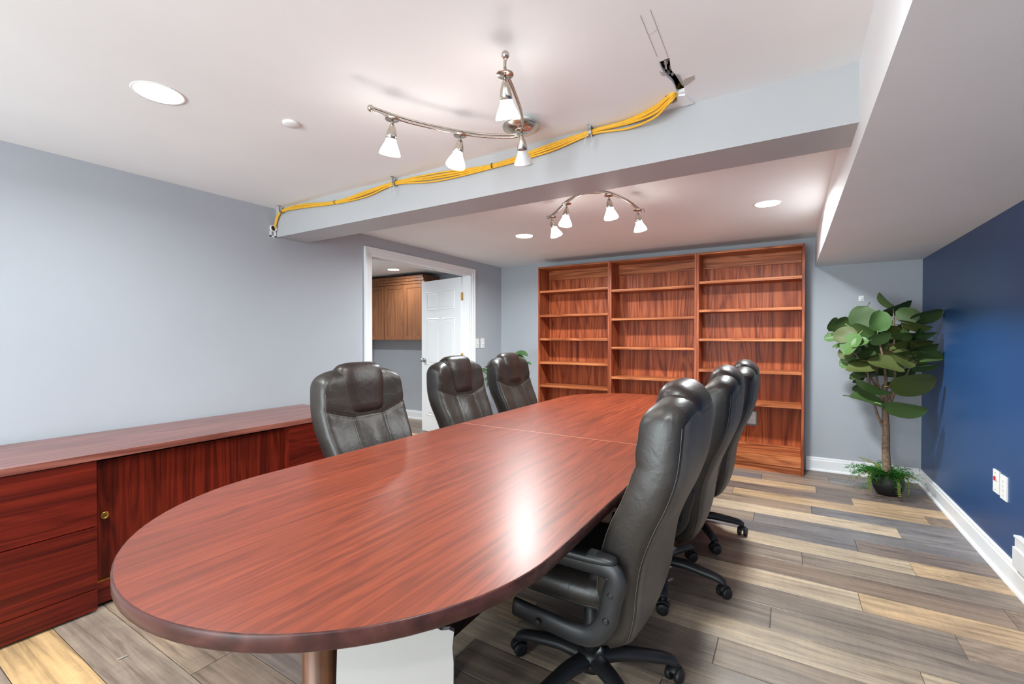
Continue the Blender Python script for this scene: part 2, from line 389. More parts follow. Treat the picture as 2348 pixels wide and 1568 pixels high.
for k in range(-19, 24):
    y = 1.001 + PW * k
    if k not in ROWS: ROWS[k] = (-1.9 + (k * 0.43) % 1.2, 'gbltrgtb'[k % 7:k % 7 + 2])
    jx, ts = ROWS[k][0], ROWS[k][1]; extra = ROWS[k][2] if len(ROWS[k]) > 2 else None
    def ta(i, ts=ts, extra=extra, k=k):
        if i == -1: return ts[0]
        if i == 0: return ts[1]
        if i == 1 and extra: return extra
        return 'tgbkldrgb'[(i * 5 + k * 7) % 9]
    w = 1.0
    if y + PW > YB: w = (YB - y) / PW
    if w > 0.08: lay(XL, XR, y, jx, ta, floor, w)
# ------------------------------------------------------------------ walls
T = 0.12
D0, D1, DZ = 2.955, 4.53, 2.045          # doorway opening in the left wall
bm = bmesh.new(); box(bm, XL - T, XL, YF, D0 - .02, 0, 2.4); box(bm, XL - T, XL, D1 + .02, YB + T, 0, 2.4); box(bm, XL - T, XL, D0 - .02, D1 + .02, DZ + .02, 2.4)
struct('wall_left', bm, M['wall'], 'pale grey-blue wall with the doorway')
struct('wall_right', B(XR, XR + T, YF, YB + T, 0, 2.4), M['navy'], 'dark navy blue wall')
struct('wall_back', B(XL - T, XR, YB, YB + T, 0, 2.4), M['wall'], 'pale grey wall behind the bookcases')
wx0, wx1 = -2.6, -0.1
bm = bmesh.new(); box(bm, XL - T, wx0, YF - T, YF, 0, 2.4); box(bm, wx1, XR + T, YF - T, YF, 0, 2.4); box(bm, wx0, wx1, YF - T, YF, 2.1, 2.4); box(bm, wx0, wx1, YF - T, YF, 0, 0.08)
struct('wall_front', bm, M['wall'], 'pale grey wall behind the camera')
bm = bmesh.new()
for a, c in ((wx0, wx0 + .06), (-1.38, -1.32), (wx1 - .06, wx1)): box(bm, a, c, YF - .09, YF - .03, .08, 2.1)
box(bm, wx0, wx1, YF - .09, YF - .03, .08, .16); box(bm, wx0, wx1, YF - .09, YF - .03, 2.03, 2.1)
win = struct('fill_door_1', bm, M['white'], 'added glazed door behind the camera, opening for fill light')  # invented opening, put in so frontal fill can enter
obj('pane', B(wx0 + .06, -1.38, YF - .065, YF - .06, .16, 2.03), M['glass'], win); obj('pane', B(-1.32, wx1 - .06, YF - .065, YF - .06, .16, 2.03), M['glass'], win)
# ------------------------------------------------------------------ ceiling with the two broken holes
hole1 = [(1511, 142), (1521, 139), (1527, 135), (1535, 133), (1537, 150), (1541, 163), (1548, 170), (1556, 180), (1561, 190), (1568, 198), (1570, 208), (1556, 213), (1551, 211), (1549, 203), (1545, 193), (1540, 186), (1532, 179), (1524, 171), (1517, 158)]
hole2 = [(1525, 221), (1536, 216), (1547, 214), (1552, 226), (1553, 231), (1545, 237), (1537, 238), (1531, 231)]
H1 = [onz(x, y, HN) for x, y in hole1]; H2 = [onz(x, y, HN) for x, y in hole2]
outer = [Vector((XL, YF, HN)), Vector((XS + .02, YF, HN)), Vector((XS + .02, BY0 + .02, HN)), Vector((XL, BY0 + .02, HN))]
loops = [outer, H1, H2]
tris = geometry.tessellate_polygon(loops)
flat = [p for l in loops for p in l]
bm = bmesh.new(); vv = [bm.verts.new(p) for p in flat]
for t in tris:
    try: bm.faces.new([vv[i] for i in t])
    except ValueError: pass
bmesh.ops.recalc_face_normals(bm, faces=bm.faces)
for f in bm.faces:
    if f.normal.z > 0: f.normal_flip()
# thickness of the plasterboard round the holes
for H in (H1, H2):
    lo = [bm.verts.new(p) for p in H]; hi = [bm.verts.new(p + Vector((0, 0, .013))) for p in H]
    for i in range(len(H)): bm.faces.new((lo[i], lo[(i + 1) % len(H)], hi[(i + 1) % len(H)], hi[i]))
ceiling = struct('ceiling', bm, M['ceil'], 'white painted ceiling with a torn hole beside the beam')
cavity = bmesh.new(); box(cavity, -0.60, -0.18, 1.5, 2.038, HN + .0135, HN + .12)
dn = [f for f in cavity.faces if abs(f.normal.z) > .5 and f.calc_center_median().z < HN + .05]
bmesh.ops.delete(cavity, geom=[f for f in cavity.faces if f.calc_center_median().z < HN + .02], context='FACES')
obj('cavity', cavity, M['darkhole'], ceiling)
struct('roof_slab', B(XL - T, XR + T, YF - T, BY0, HN + .13, HN + .2), M['ceil'])
struct('ceiling_far', B(XL, XS + .02, BY1 - .02, YB, HF, HF + .17), M['ceil'], 'white ceiling above the bookcases')
# torn paper and plaster crumbs belong to the ceiling
def flap(pts, dz, mat, name):
    bm = bmesh.new(); P = [onz(x, y, HN - .0005) for x, y in pts]
    prism(bm, [(p.x, p.y) for p in P], HN - .0015 - dz, HN - .0003); bmesh.ops.recalc_face_normals(bm, faces=bm.faces)
    return obj(name, bm, mat, ceiling)
flap([(1567, 184), (1572, 178), (1590, 172), (1592, 180), (1582, 188), (1571, 196)], .001, M['paper'], 'torn_paper')
flap([(1513, 163), (1520, 166), (1524, 174), (1516, 171)], .001, M['paper'], 'torn_paper')
flap([(1548, 168), (1556, 170), (1562, 184), (1569, 196), (1564, 193), (1557, 181)], .004, M['board'], 'plaster_flap')
flap([(1552, 217), (1571, 215), (1578, 222), (1590, 234), (1568, 240), (1555, 236)], .006, M['ceil'], 'plaster_flap')
flap([(1523, 140), (1527, 138), (1530, 158), (1526, 157)], .002, M['board'], 'plaster_flap')
for i in range(14):
    a = random.choice(H1) + Vector((random.uniform(-.015, .015), random.uniform(-.02, .02), .004 + random.uniform(0, .012)))
    bm = bmesh.new(); bmesh.ops.create_icosphere(bm, subdivisions=1, radius=random.uniform(.006, .013))
    for v_ in bm.verts: v_.co *= random.uniform(.6, 1.2)
    obj('plaster_crumb', bm, M['plaster'], ceiling, loc=a + Vector((0, 0, .012)))
# loose patch strip with open joints
for a, c in (((1468, 35), (1507, 130)), ((1491, 22), (1532, 131)), ((1487, 80), (1506, 68))):
    p, q = onz(*a, HN), onz(*c, HN); d = (q - p).normalized(); n = Vector((-d.y, d.x, 0)) * .0011
    bm = bmesh.new(); prism(bm, [((p + n).x, (p + n).y), ((p - n).x, (p - n).y), ((q - n).x, (q - n).y), ((q + n).x, (q + n).y)], HN - .0007, HN + .001)
    bmesh.ops.recalc_face_normals(bm, faces=bm.faces); obj('crack', bm, M['paper'], ceiling)
struct('beam', B(XL, XS, BY0, BY1, ZB, HN + .15), M['beam'], 'grey boxed beam crossing the ceiling', bevel=.004)
struct('soffit', B(XS, XR, YF, YB, ZS, 2.4), M['ceil'], 'low boxed soffit along the navy wall', bevel=.004)
# ------------------------------------------------------------------ baseboards
def base_profile(t=.015, h=.127): return [(0, 0), (t + .012, 0), (t + .010, .012), (t, .02), (t, h - .03), (t - .004, h - .022), (t - .005, h - .008), (t - .009, h), (0, h)]
def baseboard(name, p, q, nrm, mat=None, h=.127):
    bm = bmesh.new(); p, q, nrm = Vector(p), Vector(q), Vector(nrm); pr = base_profile(h=h)
    a = [bm.verts.new(p + nrm * u + Vector((0, 0, v_))) for u, v_ in pr]; c = [bm.verts.new(q + nrm * u + Vector((0, 0, v_))) for u, v_ in pr]
    for i in range(len(pr) - 1): bm.faces.new((a[i], a[i + 1], c[i + 1], c[i]))
    bm.faces.new(a); bm.faces.new(list(reversed(c))); bmesh.ops.recalc_face_normals(bm, faces=bm.faces)
    return struct(name, bm, M['white'], 'white moulded baseboard')
baseboard('baseboard_right', (XR, YF, 0), (XR, YB, 0), (-1, 0, 0))
baseboard('baseboard_back', (.145, YB, 0), (XR - .016, YB, 0), (0, -1, 0))
baseboard('baseboard_left', (XL, YF, 0), (XL, D0 - .09, 0), (1, 0, 0))
# ------------------------------------------------------------------ doorway: jambs, casing, next room, door
bm = bmesh.new()
box(bm, XL - T, XL, D0 - .02, D0, 0, DZ + .02); box(bm, XL - T, XL, D1, D1 + .02, 0, DZ + .02); box(bm, XL - T, XL, D0, D1, DZ, DZ + .02)
box(bm, XL - .08, XL - .055, D0, D0 + .012, 0, DZ); box(bm, XL - .08, XL - .055, D0, D1, DZ - .012, DZ)
struct('trim_1', bm, M['white'], 'white door jamb lining')
bm = bmesh.new()
for (w0, w1, th) in ((0.0, .03, .013), (.03, .062, .019), (.062, .085, .025)):
    box(bm, XL, XL + th, D0 - w1 + .01, D0 - w0 + .01, 0, DZ + w1 - .01); box(bm, XL, XL + th, D1 + w0 - .01, D1 + w1 - .01, 0, DZ + w1 - .01)
    box(bm, XL, XL + th, D0 - w0 + .01, D1 + w0 - .01, DZ - .01 + w0, DZ - .01 + w1)
struct('trim_2', bm, M['white'], 'white moulded door casing')
fl2 = struct('floor_next_room', B(XN, XL, 2.2, YN, -0.06, -0.007), M['subfloor'], 'plank floor of the next room')
for k in range(7, 24):
    y = 1.001 + PW * k; w = 1.0
    if y + PW > YN: w = (YN - y) / PW
    if w > .1: lay(XN, XL, y, XN + prng.uniform(-1, 0), lambda i, k=k: 'gbtrdgl'[(i * 3 + k * 5) % 7], fl2, w)
struct('wall_next_room_back', B(XN - T, XL - T, YN, YN + T, 0, 2.4), M['wall'], 'grey wall of the next room')
struct('wall_next_room_far', B(XN - T, XN, 2.1, YN, 0, 2.4), M['wall'])
struct('wall_next_room_front', B(XN - T, XL - T, 2.1 - T, 2.1, 0, 2.4), M['wall'])
struct('ceiling_next_room', B(XN, XL - T, 2.1, YN, HF + .005, HF + .17), M['ceil'], 'white ceiling of the next room')
baseboard('baseboard_next_room', (XN, YN, 0), (XL - T, YN, 0), (0, -1, 0))
# open six-panel door
hx, hy = XL - T - .004, D1 - .012
dang = math.atan2(4.67 - hy, -4.30 - hx)
door = thing('door_1', None, None, (hx, hy, 0.008), dang); door['kind'] = 'structure'; door['label'] = 'white six-panel door standing open in the doorway'
DWID, DH, DT = .80, 2.02, .036
obj('door_slab', B(.0, DWID, -DT / 2, DT / 2, 0, DH), M['white'], door, bevel=.002, seg=1)
def panel(x0, x1, z0, z1):
    for s in (1, -1):
        bm = bmesh.new(); yy = s * DT / 2
        # ogee frame: raised rim, sunk channel, raised field
        def ring(i0, o0, y0, y1):
            pts = [(x0 + o0, z0 + o0), (x1 - o0, z0 + o0), (x1 - o0, z1 - o0), (x0 + o0, z1 - o0)]; pin = [(x0 + i0, z0 + i0), (x1 - i0, z0 + i0), (x1 - i0, z1 - i0), (x0 + i0, z1 - i0)]
            a = [bm.verts.new((p[0], yy + s * y0, p[1])) for p in pts]; c = [bm.verts.new((p[0], yy + s * y1, p[1])) for p in pin]
            for i in range(4): bm.faces.new((a[i], a[(i + 1) % 4], c[(i + 1) % 4], c[i]))
            return c
        ring(.008, 0, 0.0, .006); ring(.018, .008, .006, .0012); c = ring(.042, .018, .0012, .0065); bm.faces.new(c)
        bmesh.ops.remove_doubles(bm, verts=bm.verts, dist=1e-5); bmesh.ops.recalc_face_normals(bm, faces=bm.faces)
        obj('panel', bm, M['white'], door)
for (z0, z1) in ((1.63, 1.87), (0.90, 1.52), (0.22, 0.76)):
    panel(.115, .36, z0, z1); panel(.44, .685, z0, z1)
for z in (1.78, 1.02, .25):
    bm = bmesh.new(); lathe(bm, [(.008, -.05), (.008, .05)], 10, Matrix.Translation((-.004, -DT / 2 - .002, z)))
    box(bm, -.0035, -.0005, -.012, DT / 2, z - .048, z + .048); box(bm, -.03, -.001, -DT / 2 - .004, -DT / 2 - .002, z - .048, z + .048)
    obj('hinge', bm, M['brass'], door)
bm = bmesh.new()
for s in (1, -1): lathe(bm, [(.032, 0), (.032, .006), (.014, .010), (.012, .030), (.026, .040), (.028, .055), (.018, .066)], 18, Matrix.Translation((DWID - .06, s * DT / 2, .96)) @ Matrix.Rotation(-s * PI / 2, 4, 'X'))
obj('door_handle', bm, M['steel'], door)
# wall cabinets in the next room
cab_y = 4.97
def cabinet(x0, x1, label, ndoor):
    c = thing('wall_cabinet', label, 'cabinet', (x0, YN, 1.235), group='wall cabinets in the next room')
    w = x1 - x0; d = YN - cab_y
    obj('body', B(.001, w - .001, -d + .02, -.002, 0, .87), M['maple'], c)
    dw = w / ndoor
    for i in range(ndoor):
        a, e = i * dw + .003, (i + 1) * dw - .003
        bm = bmesh.new(); f = .055; z0, z1 = .004, .83
        box(bm, a, a + f, -d, -d + .02, z0, z1); box(bm, e - f, e, -d, -d + .02, z0, z1); box(bm, a + f, e - f, -d, -d + .02, z0, z0 + f); box(bm, a + f, e - f, -d, -d + .02, z1 - f, z1)
        dr = obj('cabinet_door', bm, M['maple'], c, bevel=.002, seg=1)
        obj('door_panel', B(a + f, e - f, -d + .008, -d + .018, z0 + f, z1 - f), M['maple'], dr)
    bm = bmesh.new(); box(bm, 0, w, -d - .012, 0, .835, .875); box(bm, 0, w, -d - .03, 0, .875, .915); box(bm, 0, w, -d - .045, 0, .915, .95)
    obj('crown_moulding', bm, M['maple'], c)
    return c
cabinet(-5.90, -5.36, 'brown wall cabinet beyond the doorway, left one by the casing', 1)
cabinet(-5.355, -4.52, 'brown two-door wall cabinet beyond the doorway beside the open door', 2)

# ------------------------------------------------------------------ ceiling lights
def downlight(x, y, z, label, r=.078, power=CAN_W):
    t = thing('recessed_light', label, 'ceiling light', (x, y, z), group='round recessed ceiling lights')
    bm = bmesh.new(); lathe(bm, [(r, 0), (r + .012, -.003), (r + .014, 0)], 36, cap=False); obj('trim_ring', bm, M['plate'], t, True)
    bm = bmesh.new(); lathe(bm, [(r, -.0035), (r - .002, -.0005)], 36); obj('diffuser', bm, M['can'], t)
    a = area_light('recessed_lamp', (0, 0, -.006), (0, 0, 0), r * 2, r * 2, power, (.92, .99, 1.0), 'DISK', 165); a.parent = t
    return t
downlight(-2.18, .83, HN, 'round white recessed light nearest the camera, above the credenza')
downlight(-2.136, 3.72, HF, 'round recessed light left of the far track light', power=CAN_W * 2.7)
downlight(-.137, 3.73, HF, 'round recessed light right of the far track light, above the bookcases', power=CAN_W * 2.7)
downlight(-4.79, 4.62, HF + .005, 'round recessed light in the next room above the brown cabinets', power=NEXT_W * .6)
downlight(-5.25, 3.0, HF + .005, 'added recessed fill light in the next room hidden behind the left wall', power=NEXT_W * 3)  # added unseen lamp, brightens the next room's wall
downlight(-.14, .60, HN, 'added recessed fill light out of frame above the near chairs')  # added unseen lamp for the near table and chairs
downlight(-2.18, -1.3, HN, 'added recessed fill light behind the camera on the credenza side')  # invented lamp, extra light from behind the viewpoint
downlight(-.14, -1.3, HN, 'added recessed fill light behind the camera on the navy wall side')  # also invented, fills from the rear of the room
# small cover plate
bm = bmesh.new(); lathe(bm, [(.030, -.012), (.036, -.008), (.038, 0)], 24)
tag(obj('ceiling_cover', bm, M['plate'], None, True, loc=onz(668, 282, HN)), 'small round white cover plate on the ceiling near the recessed light', 'cover plate')

def track(canopy, path, lamps, zc, zbar, label, grp, power=LAMP_W):
    t = thing('track_light', label, 'track light', (canopy[0], canopy[1], zc), group='curved track lights')
    o = Vector((canopy[0], canopy[1], zc))
    bm = bmesh.new(); lathe(bm, [(.058, 0), (.058, -.016), (.05, -.018)], 32); obj('ceiling_plate', bm, M['plate'], t, True)
    bm = bmesh.new(); lathe(bm, [(.02, -.058), (.05, -.05), (.084, -.030), (.086, -.024), (.06, -.017)], 36); obj('canopy', bm, M['nickel'], t, True)
    pts = [Vector((x, y, zbar)) - o for x, y in path]; sm = cat(pts, 10)
    bm = bmesh.new(); tube(bm, [p + Vector((0, 0, .006)) for p in sm], .0048, 8); tube(bm, [p - Vector((0, 0, .006)) for p in sm], .0048, 8)
    obj('rail', bm, M['nickel'], t)
    for p in (sm[0], sm[-1]):
        bm = bmesh.new(); bmesh.ops.create_uvsphere(bm, u_segments=16, v_segments=10, radius=.013); obj('end_ball', bm, M['nickel'], t, True, loc=p)
    mid = min(sm, key=lambda p: (p.xy).length)
    bm = bmesh.new(); tube(bm, [mid, (mid + Vector((0, 0, -.05))) * .5, Vector((0, 0, -.05))], .007, 8); obj('stem', bm, M['nickel'], t)
    for (x, y, tilt, az, lit) in lamps:
        p = Vector((x, y, zbar)) - o
        bm = bmesh.new(); lathe(bm, [(.0285, -.0145), (.0295, -.013), (.0295, -.011), (.010, -.009), (.010, -.004)], 24); lathe(bm, [(.0045, -.05), (.0045, -.012)], 10)
        mt = obj('lamp_mount', bm, M['nickel'], t, True, loc=p)
        rot = Matrix.Rotation(R(az), 4, 'Z') @ Matrix.Rotation(R(tilt), 4, 'Y')
        q = p + Vector((0, 0, -.042))
        bm = bmesh.new(); MX = rot
        lathe(bm, [(.003, .012), (.010, .004), (.017, -.014), (.021, -.034), (.022, -.048), (.018, -.05)], 20, MX)
        h = obj('lamp_holder', bm, M['nickel'], t, True, loc=q)
        bm = bmesh.new(); lathe(bm, [(.020, -.046), (.021, -.056), (.027, -.070), (.036, -.088), (.042, -.104), (.0425, -.110), (.040, -.109), (.030, -.09), (.018, -.06)], 26, MX, cap=False)
        obj('glass_shade', bm, M['shade'] if lit else M['frost'], t, True, loc=q)
        bm = bmesh.new(); lathe(bm, [(.006, -.055), (.017, -.066), (.026, -.088), (.028, -.097), (.015, -.102)], 20, MX)
        obj('bulb', bm, M['shade'] if lit else M['frost'], t, True, loc=q)
        if lit:
            l = bpy.data.lights.new('track_lamp', 'SPOT'); l.energy = power * 4; l.spot_size = R(120); l.spot_blend = .7; l.color = (1, .94, .85); l.shadow_soft_size = .03
            lo = bpy.data.objects.new('track_lamp', l); COL.objects.link(lo); lo.parent = t
            lo.location = q + (rot @ Vector((0, 0, -.115))); lo.rotation_euler = rot.to_euler()
    return t
ZBAR = 2.17
track((-1.05, 1.80), [(-1.404, 1.236), (-1.378, 1.325), (-1.332, 1.43), (-1.233, 1.588), (-1.13, 1.69), (-1.02, 1.735), (-.93, 1.60), (-.86, 1.42), (-.82, 1.30), (-.775, 1.228)],
      [(-1.378, 1.325, 14, -20, 1), (-1.235, 1.586, 12, 60, 1), (-.822, 1.30, 26, -70, 1), (-.985, 1.69, 30, -70, 0)], HN, ZBAR, 'curved nickel track light hanging on the camera side of the beam, one lamp unlit', 'near')
track((-1.12, 2.50), [(-1.471, 2.904), (-1.412, 2.86), (-1.30, 2.74), (-1.20, 2.63), (-1.06, 2.53), (-.98, 2.55), (-.919, 2.60), (-.872, 2.79), (-.862, 3.02), (-.845, 3.08)],
      [(-1.425, 2.87, 18, 200, 1), (-1.205, 2.635, 6, 60, 1), (-.919, 2.61, 8, 180, 1), (-.862, 3.01, 10, 200, 1)], HF, 2.13, 'curved nickel track light behind the beam in front of the bookcases', 'far')

track((-1.05, -.55), [(-1.404, -1.114), (-1.332, -.92), (-1.233, -.762), (-1.13, -.66), (-1.02, -.615), (-.93, -.75), (-.86, -.93), (-.775, -1.122)],
      [(-1.378, -1.03, 14, -20, 1), (-1.235, -.764, 12, 60, 1), (-.822, -1.05, 26, -70, 1), (-.93, -.75, 20, -70, 1)], HN, ZBAR, 'added track light behind the camera for fill light', 'rear', REAR_FILL_W)  # made-up track out of view, its bounce brightens the ceiling
# ------------------------------------------------------------------ yellow cables on the beam
base = [ony(627, 522, BY0 - .015), ony(636, 500, BY0 - .015), ony(648, 484, BY0 - .014), ony(690, 473, BY0 - .014), ony(770, 464, BY0 - .012), ony(840, 444, BY0 - .012), ony(907, 420, BY0 - .014),
        ony(1000, 407, BY0 - .012), ony(1130, 381, BY0 - .012), ony(1260, 339, BY0 - .012), ony(1356, 296, BY0 - .016), ony(1440, 281, BY0 - .014), onz(1500, 258, HN - .03), onz(1530, 232, HN - .018), onz(1545, 218, HN - .006), onz(1556, 203, HN + .03), onz(1563, 192, HN + .07)]
base[0].x = XL + .014; base[1].x = max(base[1].x, XL + .03)
for p in base[:12]:
    p.z = min(p.z, HN - .022)
pinch = [.6, .7, .5, 1.0, .55, 1.1, .5, 1.6, .7, 1.2, .55, 1.5, 1.8, 1.3, .9, .8, .8]
cb = thing('cable_bundle', 'bundle of yellow cables fixed along the top of the grey beam', 'cables', (-1.5, BY0, HN - .03))
co = Vector(cb.location)
NC = 6
offs = [(-.008, -.005), (-.008, .008), (-.002, -.015), (.001, .015), (.0, .001), (-.013, .001)]
for i in range(NC):
    pts = []
    for j, (p, k) in enumerate(zip(base, pinch)):
        u, v_ = offs[i]; wob = math.sin(i * 2.1 + j * 1.3) * .0025 * k
        pts.append(p - co + Vector((0, u * min(k, 1.0) * .8 - .001, (v_ * k + wob))))
    for j in range(3, 13):
        pts[j].y = min(pts[j].y, -.0058)
        pts[j].z = min(pts[j].z, HN - .006 - co.z)
    bm = bmesh.new(); tube(bm, cat(pts, 6), .0050, 8); obj('cable', bm, M['yellow'], cb)
def ringband(bm, c, ry, rz, w, th=.0012, n=18):
    for k in range(n):
        a0, a1 = 2 * PI * k / n, 2 * PI * (k + 1) / n
        q = []
        for rr in (0, th):
            for a in (a0, a1):
                for s in (-w / 2, w / 2): q.append(bm.verts.new(c + Vector((s, (ry + rr) * math.cos(a), (rz + rr) * math.sin(a)))))
        bm.faces.new((q[4], q[5], q[7], q[6])); bm.faces.new((q[0], q[2], q[3], q[1])); bm.faces.new((q[0], q[4], q[6], q[2])); bm.faces.new((q[1], q[3], q[7], q[5]))
for px, py in ((772, 463), (1131, 381)):
    j = 4 if px < 900 else 8
    bm = bmesh.new(); ringband(bm, base[j] - co + Vector((.002, -.006, 0)), .014, .013, .004); obj('cable_tie', bm, M['black'], cb)
def clamp(j, label, zip_=True):
    c = base[j].copy(); t = thing('cable_clamp', label, 'cable clamp', tuple(c), group='metal clamps holding the yellow cables')
    bm = bmesh.new(); ringband(bm, Vector((0, -.005, 0)), .017, .018, .014); zt = HN - c.z
    box(bm, -.007, .007, -.024, -.022, .0, zt); box(bm, -.007, .007, -.040, -.022, zt - .0015, zt)
    obj('strap', bm, M['steel'], t)
    if zip_:
        bm = bmesh.new()
        tube(bm, cat([(.002, -.02, -.012), (.012, -.03, -.03), (.016, -.028, -.06), (.008, -.024, -.085)], 5), .0016, 5); tube(bm, cat([(-.004, -.02, -.012), (-.018, -.026, -.03), (-.026, -.022, -.06)], 5), .0016, 5)
        obj('zip_tie', bm, M['zip'], t)
clamp(2, 'metal cable clamp in the corner by the left wall', False)
clamp(6, 'metal cable clamp with white tie tails on the left half of the beam')
clamp(10, 'metal cable clamp with white tie tails right of the near track light')
# conduit fitting in the corner
c = ony(627, 524, BY0 - .02); t = thing('conduit_fitting', 'white plastic conduit fitting where the yellow cables enter the left wall', 'fitting', (XL + .006, BY0 - .030, c.z - .002))
bm = bmesh.new(); MX = Matrix.Rotation(PI / 2, 4, 'Y')
lathe(bm, [(.020, -.004), (.026, -.004), (.026, .012), (.020, .012), (.019, -.004)], 24, MX, cap=False); obj('bushing', bm, M['plate'], t, True)
bm = bmesh.new(); lathe(bm, [(.0195, -.003), (.0195, -.0035)], 20, MX); obj('bushing_opening', bm, M['darkhole'], t)
bm = bmesh.new(); box(bm, -.004, .002, -.024, -.012, -.066, -.022); box(bm, -.004, .002, .010, .024, -.066, -.022); box(bm, -.004, .002, -.024, .024, -.068, -.056); obj('bracket', bm, M['plate'], t)

# ------------------------------------------------------------------ conference table
TX, TR, TY0, TY1, TZ, TTH, SEAM = -1.108, .622, .365, 4.25, .745, .036, 2.225
tbl = thing('conference_table', 'long mahogany conference table with rounded ends', 'table', (TX, 2.3, 0))
def half(y0, y1, near):
    P = []
    n = 40
    if near:
        cy = y0 + TR; P += [(TR, y1), ]
        P = [(-TR, y1)] + [(-TR * math.cos(PI * k / n), cy - TR * math.sin(PI * k / n)) for k in range(n + 1)] + [(TR, y1)]
    else:
        cy = y1 - TR
        P = [(TR, y0)] + [(TR * math.cos(PI * k / n), cy + TR * math.sin(PI * k / n)) for k in range(n + 1)] + [(-TR, y0)]
    return [(x, y - 2.3) for x, y in P]
for (a, c, nr) in ((TY0, SEAM - .0008, True), (SEAM + .0008, TY1, False)):
    poly = half(a, c, nr); bm = bmesh.new()
    def inset(poly, d):
        out = []
        for x, y in poly:
            cy = (a + TR - 2.3) if nr else (c - TR - 2.3)
            if (nr and y < cy) or (not nr and y > cy):
                v_ = Vector((x, y - cy)); v_ = v_ * ((v_.length - d) / v_.length); out.append((v_.x, v_.y + cy))
            else: out.append((x - math.copysign(d, x), y))
        return out
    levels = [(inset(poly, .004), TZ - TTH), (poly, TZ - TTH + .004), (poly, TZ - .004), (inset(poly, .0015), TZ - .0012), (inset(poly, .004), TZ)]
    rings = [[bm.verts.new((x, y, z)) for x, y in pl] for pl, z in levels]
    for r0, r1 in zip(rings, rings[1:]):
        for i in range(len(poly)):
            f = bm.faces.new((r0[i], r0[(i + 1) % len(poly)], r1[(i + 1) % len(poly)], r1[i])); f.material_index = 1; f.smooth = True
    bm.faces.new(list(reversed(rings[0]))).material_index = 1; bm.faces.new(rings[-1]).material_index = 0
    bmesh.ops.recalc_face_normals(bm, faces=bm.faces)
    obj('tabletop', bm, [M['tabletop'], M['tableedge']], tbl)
for (x, y) in ((-1.14 - TX, .82 - 2.3), (0.03, 3.78 - 2.3)):
    bm = bmesh.new(); lathe(bm, [(.062, 0), (.062, .02), (.052, .03), (.052, TZ - TTH)], 28); obj('leg', bm, M['post'], tbl, loc=(x, y, 0))
obj('seam_line', B(-TR + .01, TR - .01, SEAM - 2.3 - .0016, SEAM - 2.3 + .0016, TZ - .01, TZ + .0002), M['seam'], tbl)
obj('modesty_panel', B(-.014, .014, -1.0, 1.2, .12, TZ - TTH - .001), M['darkwood'], tbl)
for y in (-1.05, 0, 1.05):
    obj('base_panel', B(-.055, .055, y - .055, y + .055, .0, TZ - TTH - .001), M['darkwood'], tbl)
# white board leaning below the near end
p0 = onz(1037, 1470, .585); 
bd = thing('leaning_board', 'off-white board with a torn edge leaning under the near end of the table', 'board', (-.72, .80, 0))
pa, pb = Vector((-.915, .68, 0)), Vector((-.672, .828, 0))
d = (pb - pa).normalized(); nrm = Vector((-d.y, d.x, 0)); Lb = (pb - pa).length
bm = bmesh.new()
prof = [(0, 0), (Lb, 0)]
nseg = 16
for k in range(1, nseg): prof.append((Lb + random.uniform(-.004, .003), .55 * k / nseg))
prof += [(Lb, .553), (Lb - .012, .558), (Lb - .03, .556), (Lb - .05, .565), (Lb * .5, .592), (0, .625)]
fa, ba = [], []
for u, h in prof:
    lean = nrm * (.05 * h / .62)
    q = pa + d * u + lean + Vector((0, 0, h)) - Vector(bd.location)
    fa.append(bm.verts.new(q)); ba.append(bm.verts.new(q + nrm * .013))
bm.faces.new(fa); bm.faces.new(list(reversed(ba)))
for i in range(len(fa)): bm.faces.new((fa[i], ba[i], ba[(i + 1) % len(fa)], fa[(i + 1) % len(fa)]))
bmesh.ops.recalc_face_normals(bm, faces=bm.faces)
obj('sheet', bm, M['board'], bd)

# ------------------------------------------------------------------ credenza
CX, CZ = -2.73, .737
CY0, CY1, CA, CB = .30, 2.22, .785, 1.73
cr = thing('credenza', 'low mahogany credenza with drawers and a sliding door along the left wall', 'cabinet', (XL + .31, 1.26, 0))
o = Vector(cr.location)
def cbx(x0, x1, y0, y1, z0, z1): return B(x0 - o.x, x1 - o.x, y0 - o.y, y1 - o.y, z0, z1)
xb = XL + .03
obj('counter_top', cbx(xb, CX + .012, CY0 - .01, CY1 + .01, CZ - .03, CZ), [M['cred_top']], cr, bevel=.002, seg=1)
for (a, c) in ((CY0, CA), (CB, CY1)):
    obj('pedestal_body', cbx(xb, CX - .02, a, c, .02, CZ - .031), M['cred_v'], cr)
    obj('plinth', cbx(CX - .02, CX, a, c - .001, .012, .108), M['cred_h'], cr, bevel=.0015, seg=1)
    for z0, z1 in ((.112, .396), (.401, CZ - .035)):
        obj('drawer', cbx(CX - .019, CX, a + .001, c - .001, z0, z1), M['cred_h'], cr, bevel=.0015, seg=1)
obj('back_panel', cbx(xb, xb + .02, CA, CB, .02, CZ - .031), M['cred_v'], cr)
obj('bottom_panel', cbx(xb + .02, CX - .02, CA, CB, .09, .12), M['cred_h'], cr)
obj('plinth', cbx(CX - .045, CX - .03, CA + .001, CB - .001, .02, .12), M['cred_h'], cr)
dr = obj('sliding_door', cbx(CX - .065, CX - .05, CA + .002, CB - .002, .128, CZ - .05), M['cred_v'], cr)
obj('track', cbx(CX - .048, CX - .03, CA + .002, CB - .002, .1205, .128), M['brass'], cr)
bm = bmesh.new(); lathe(bm, [(.0165, 0), (.0165, .002), (.012, .0025), (.010, -.001)], 24, Matrix.Translation((CX - .0495 - o.x, CA + .042 - o.y, .425)) @ Matrix.Rotation(PI / 2, 4, 'Y'))
obj('finger_pull', bm, M['brass'], dr)

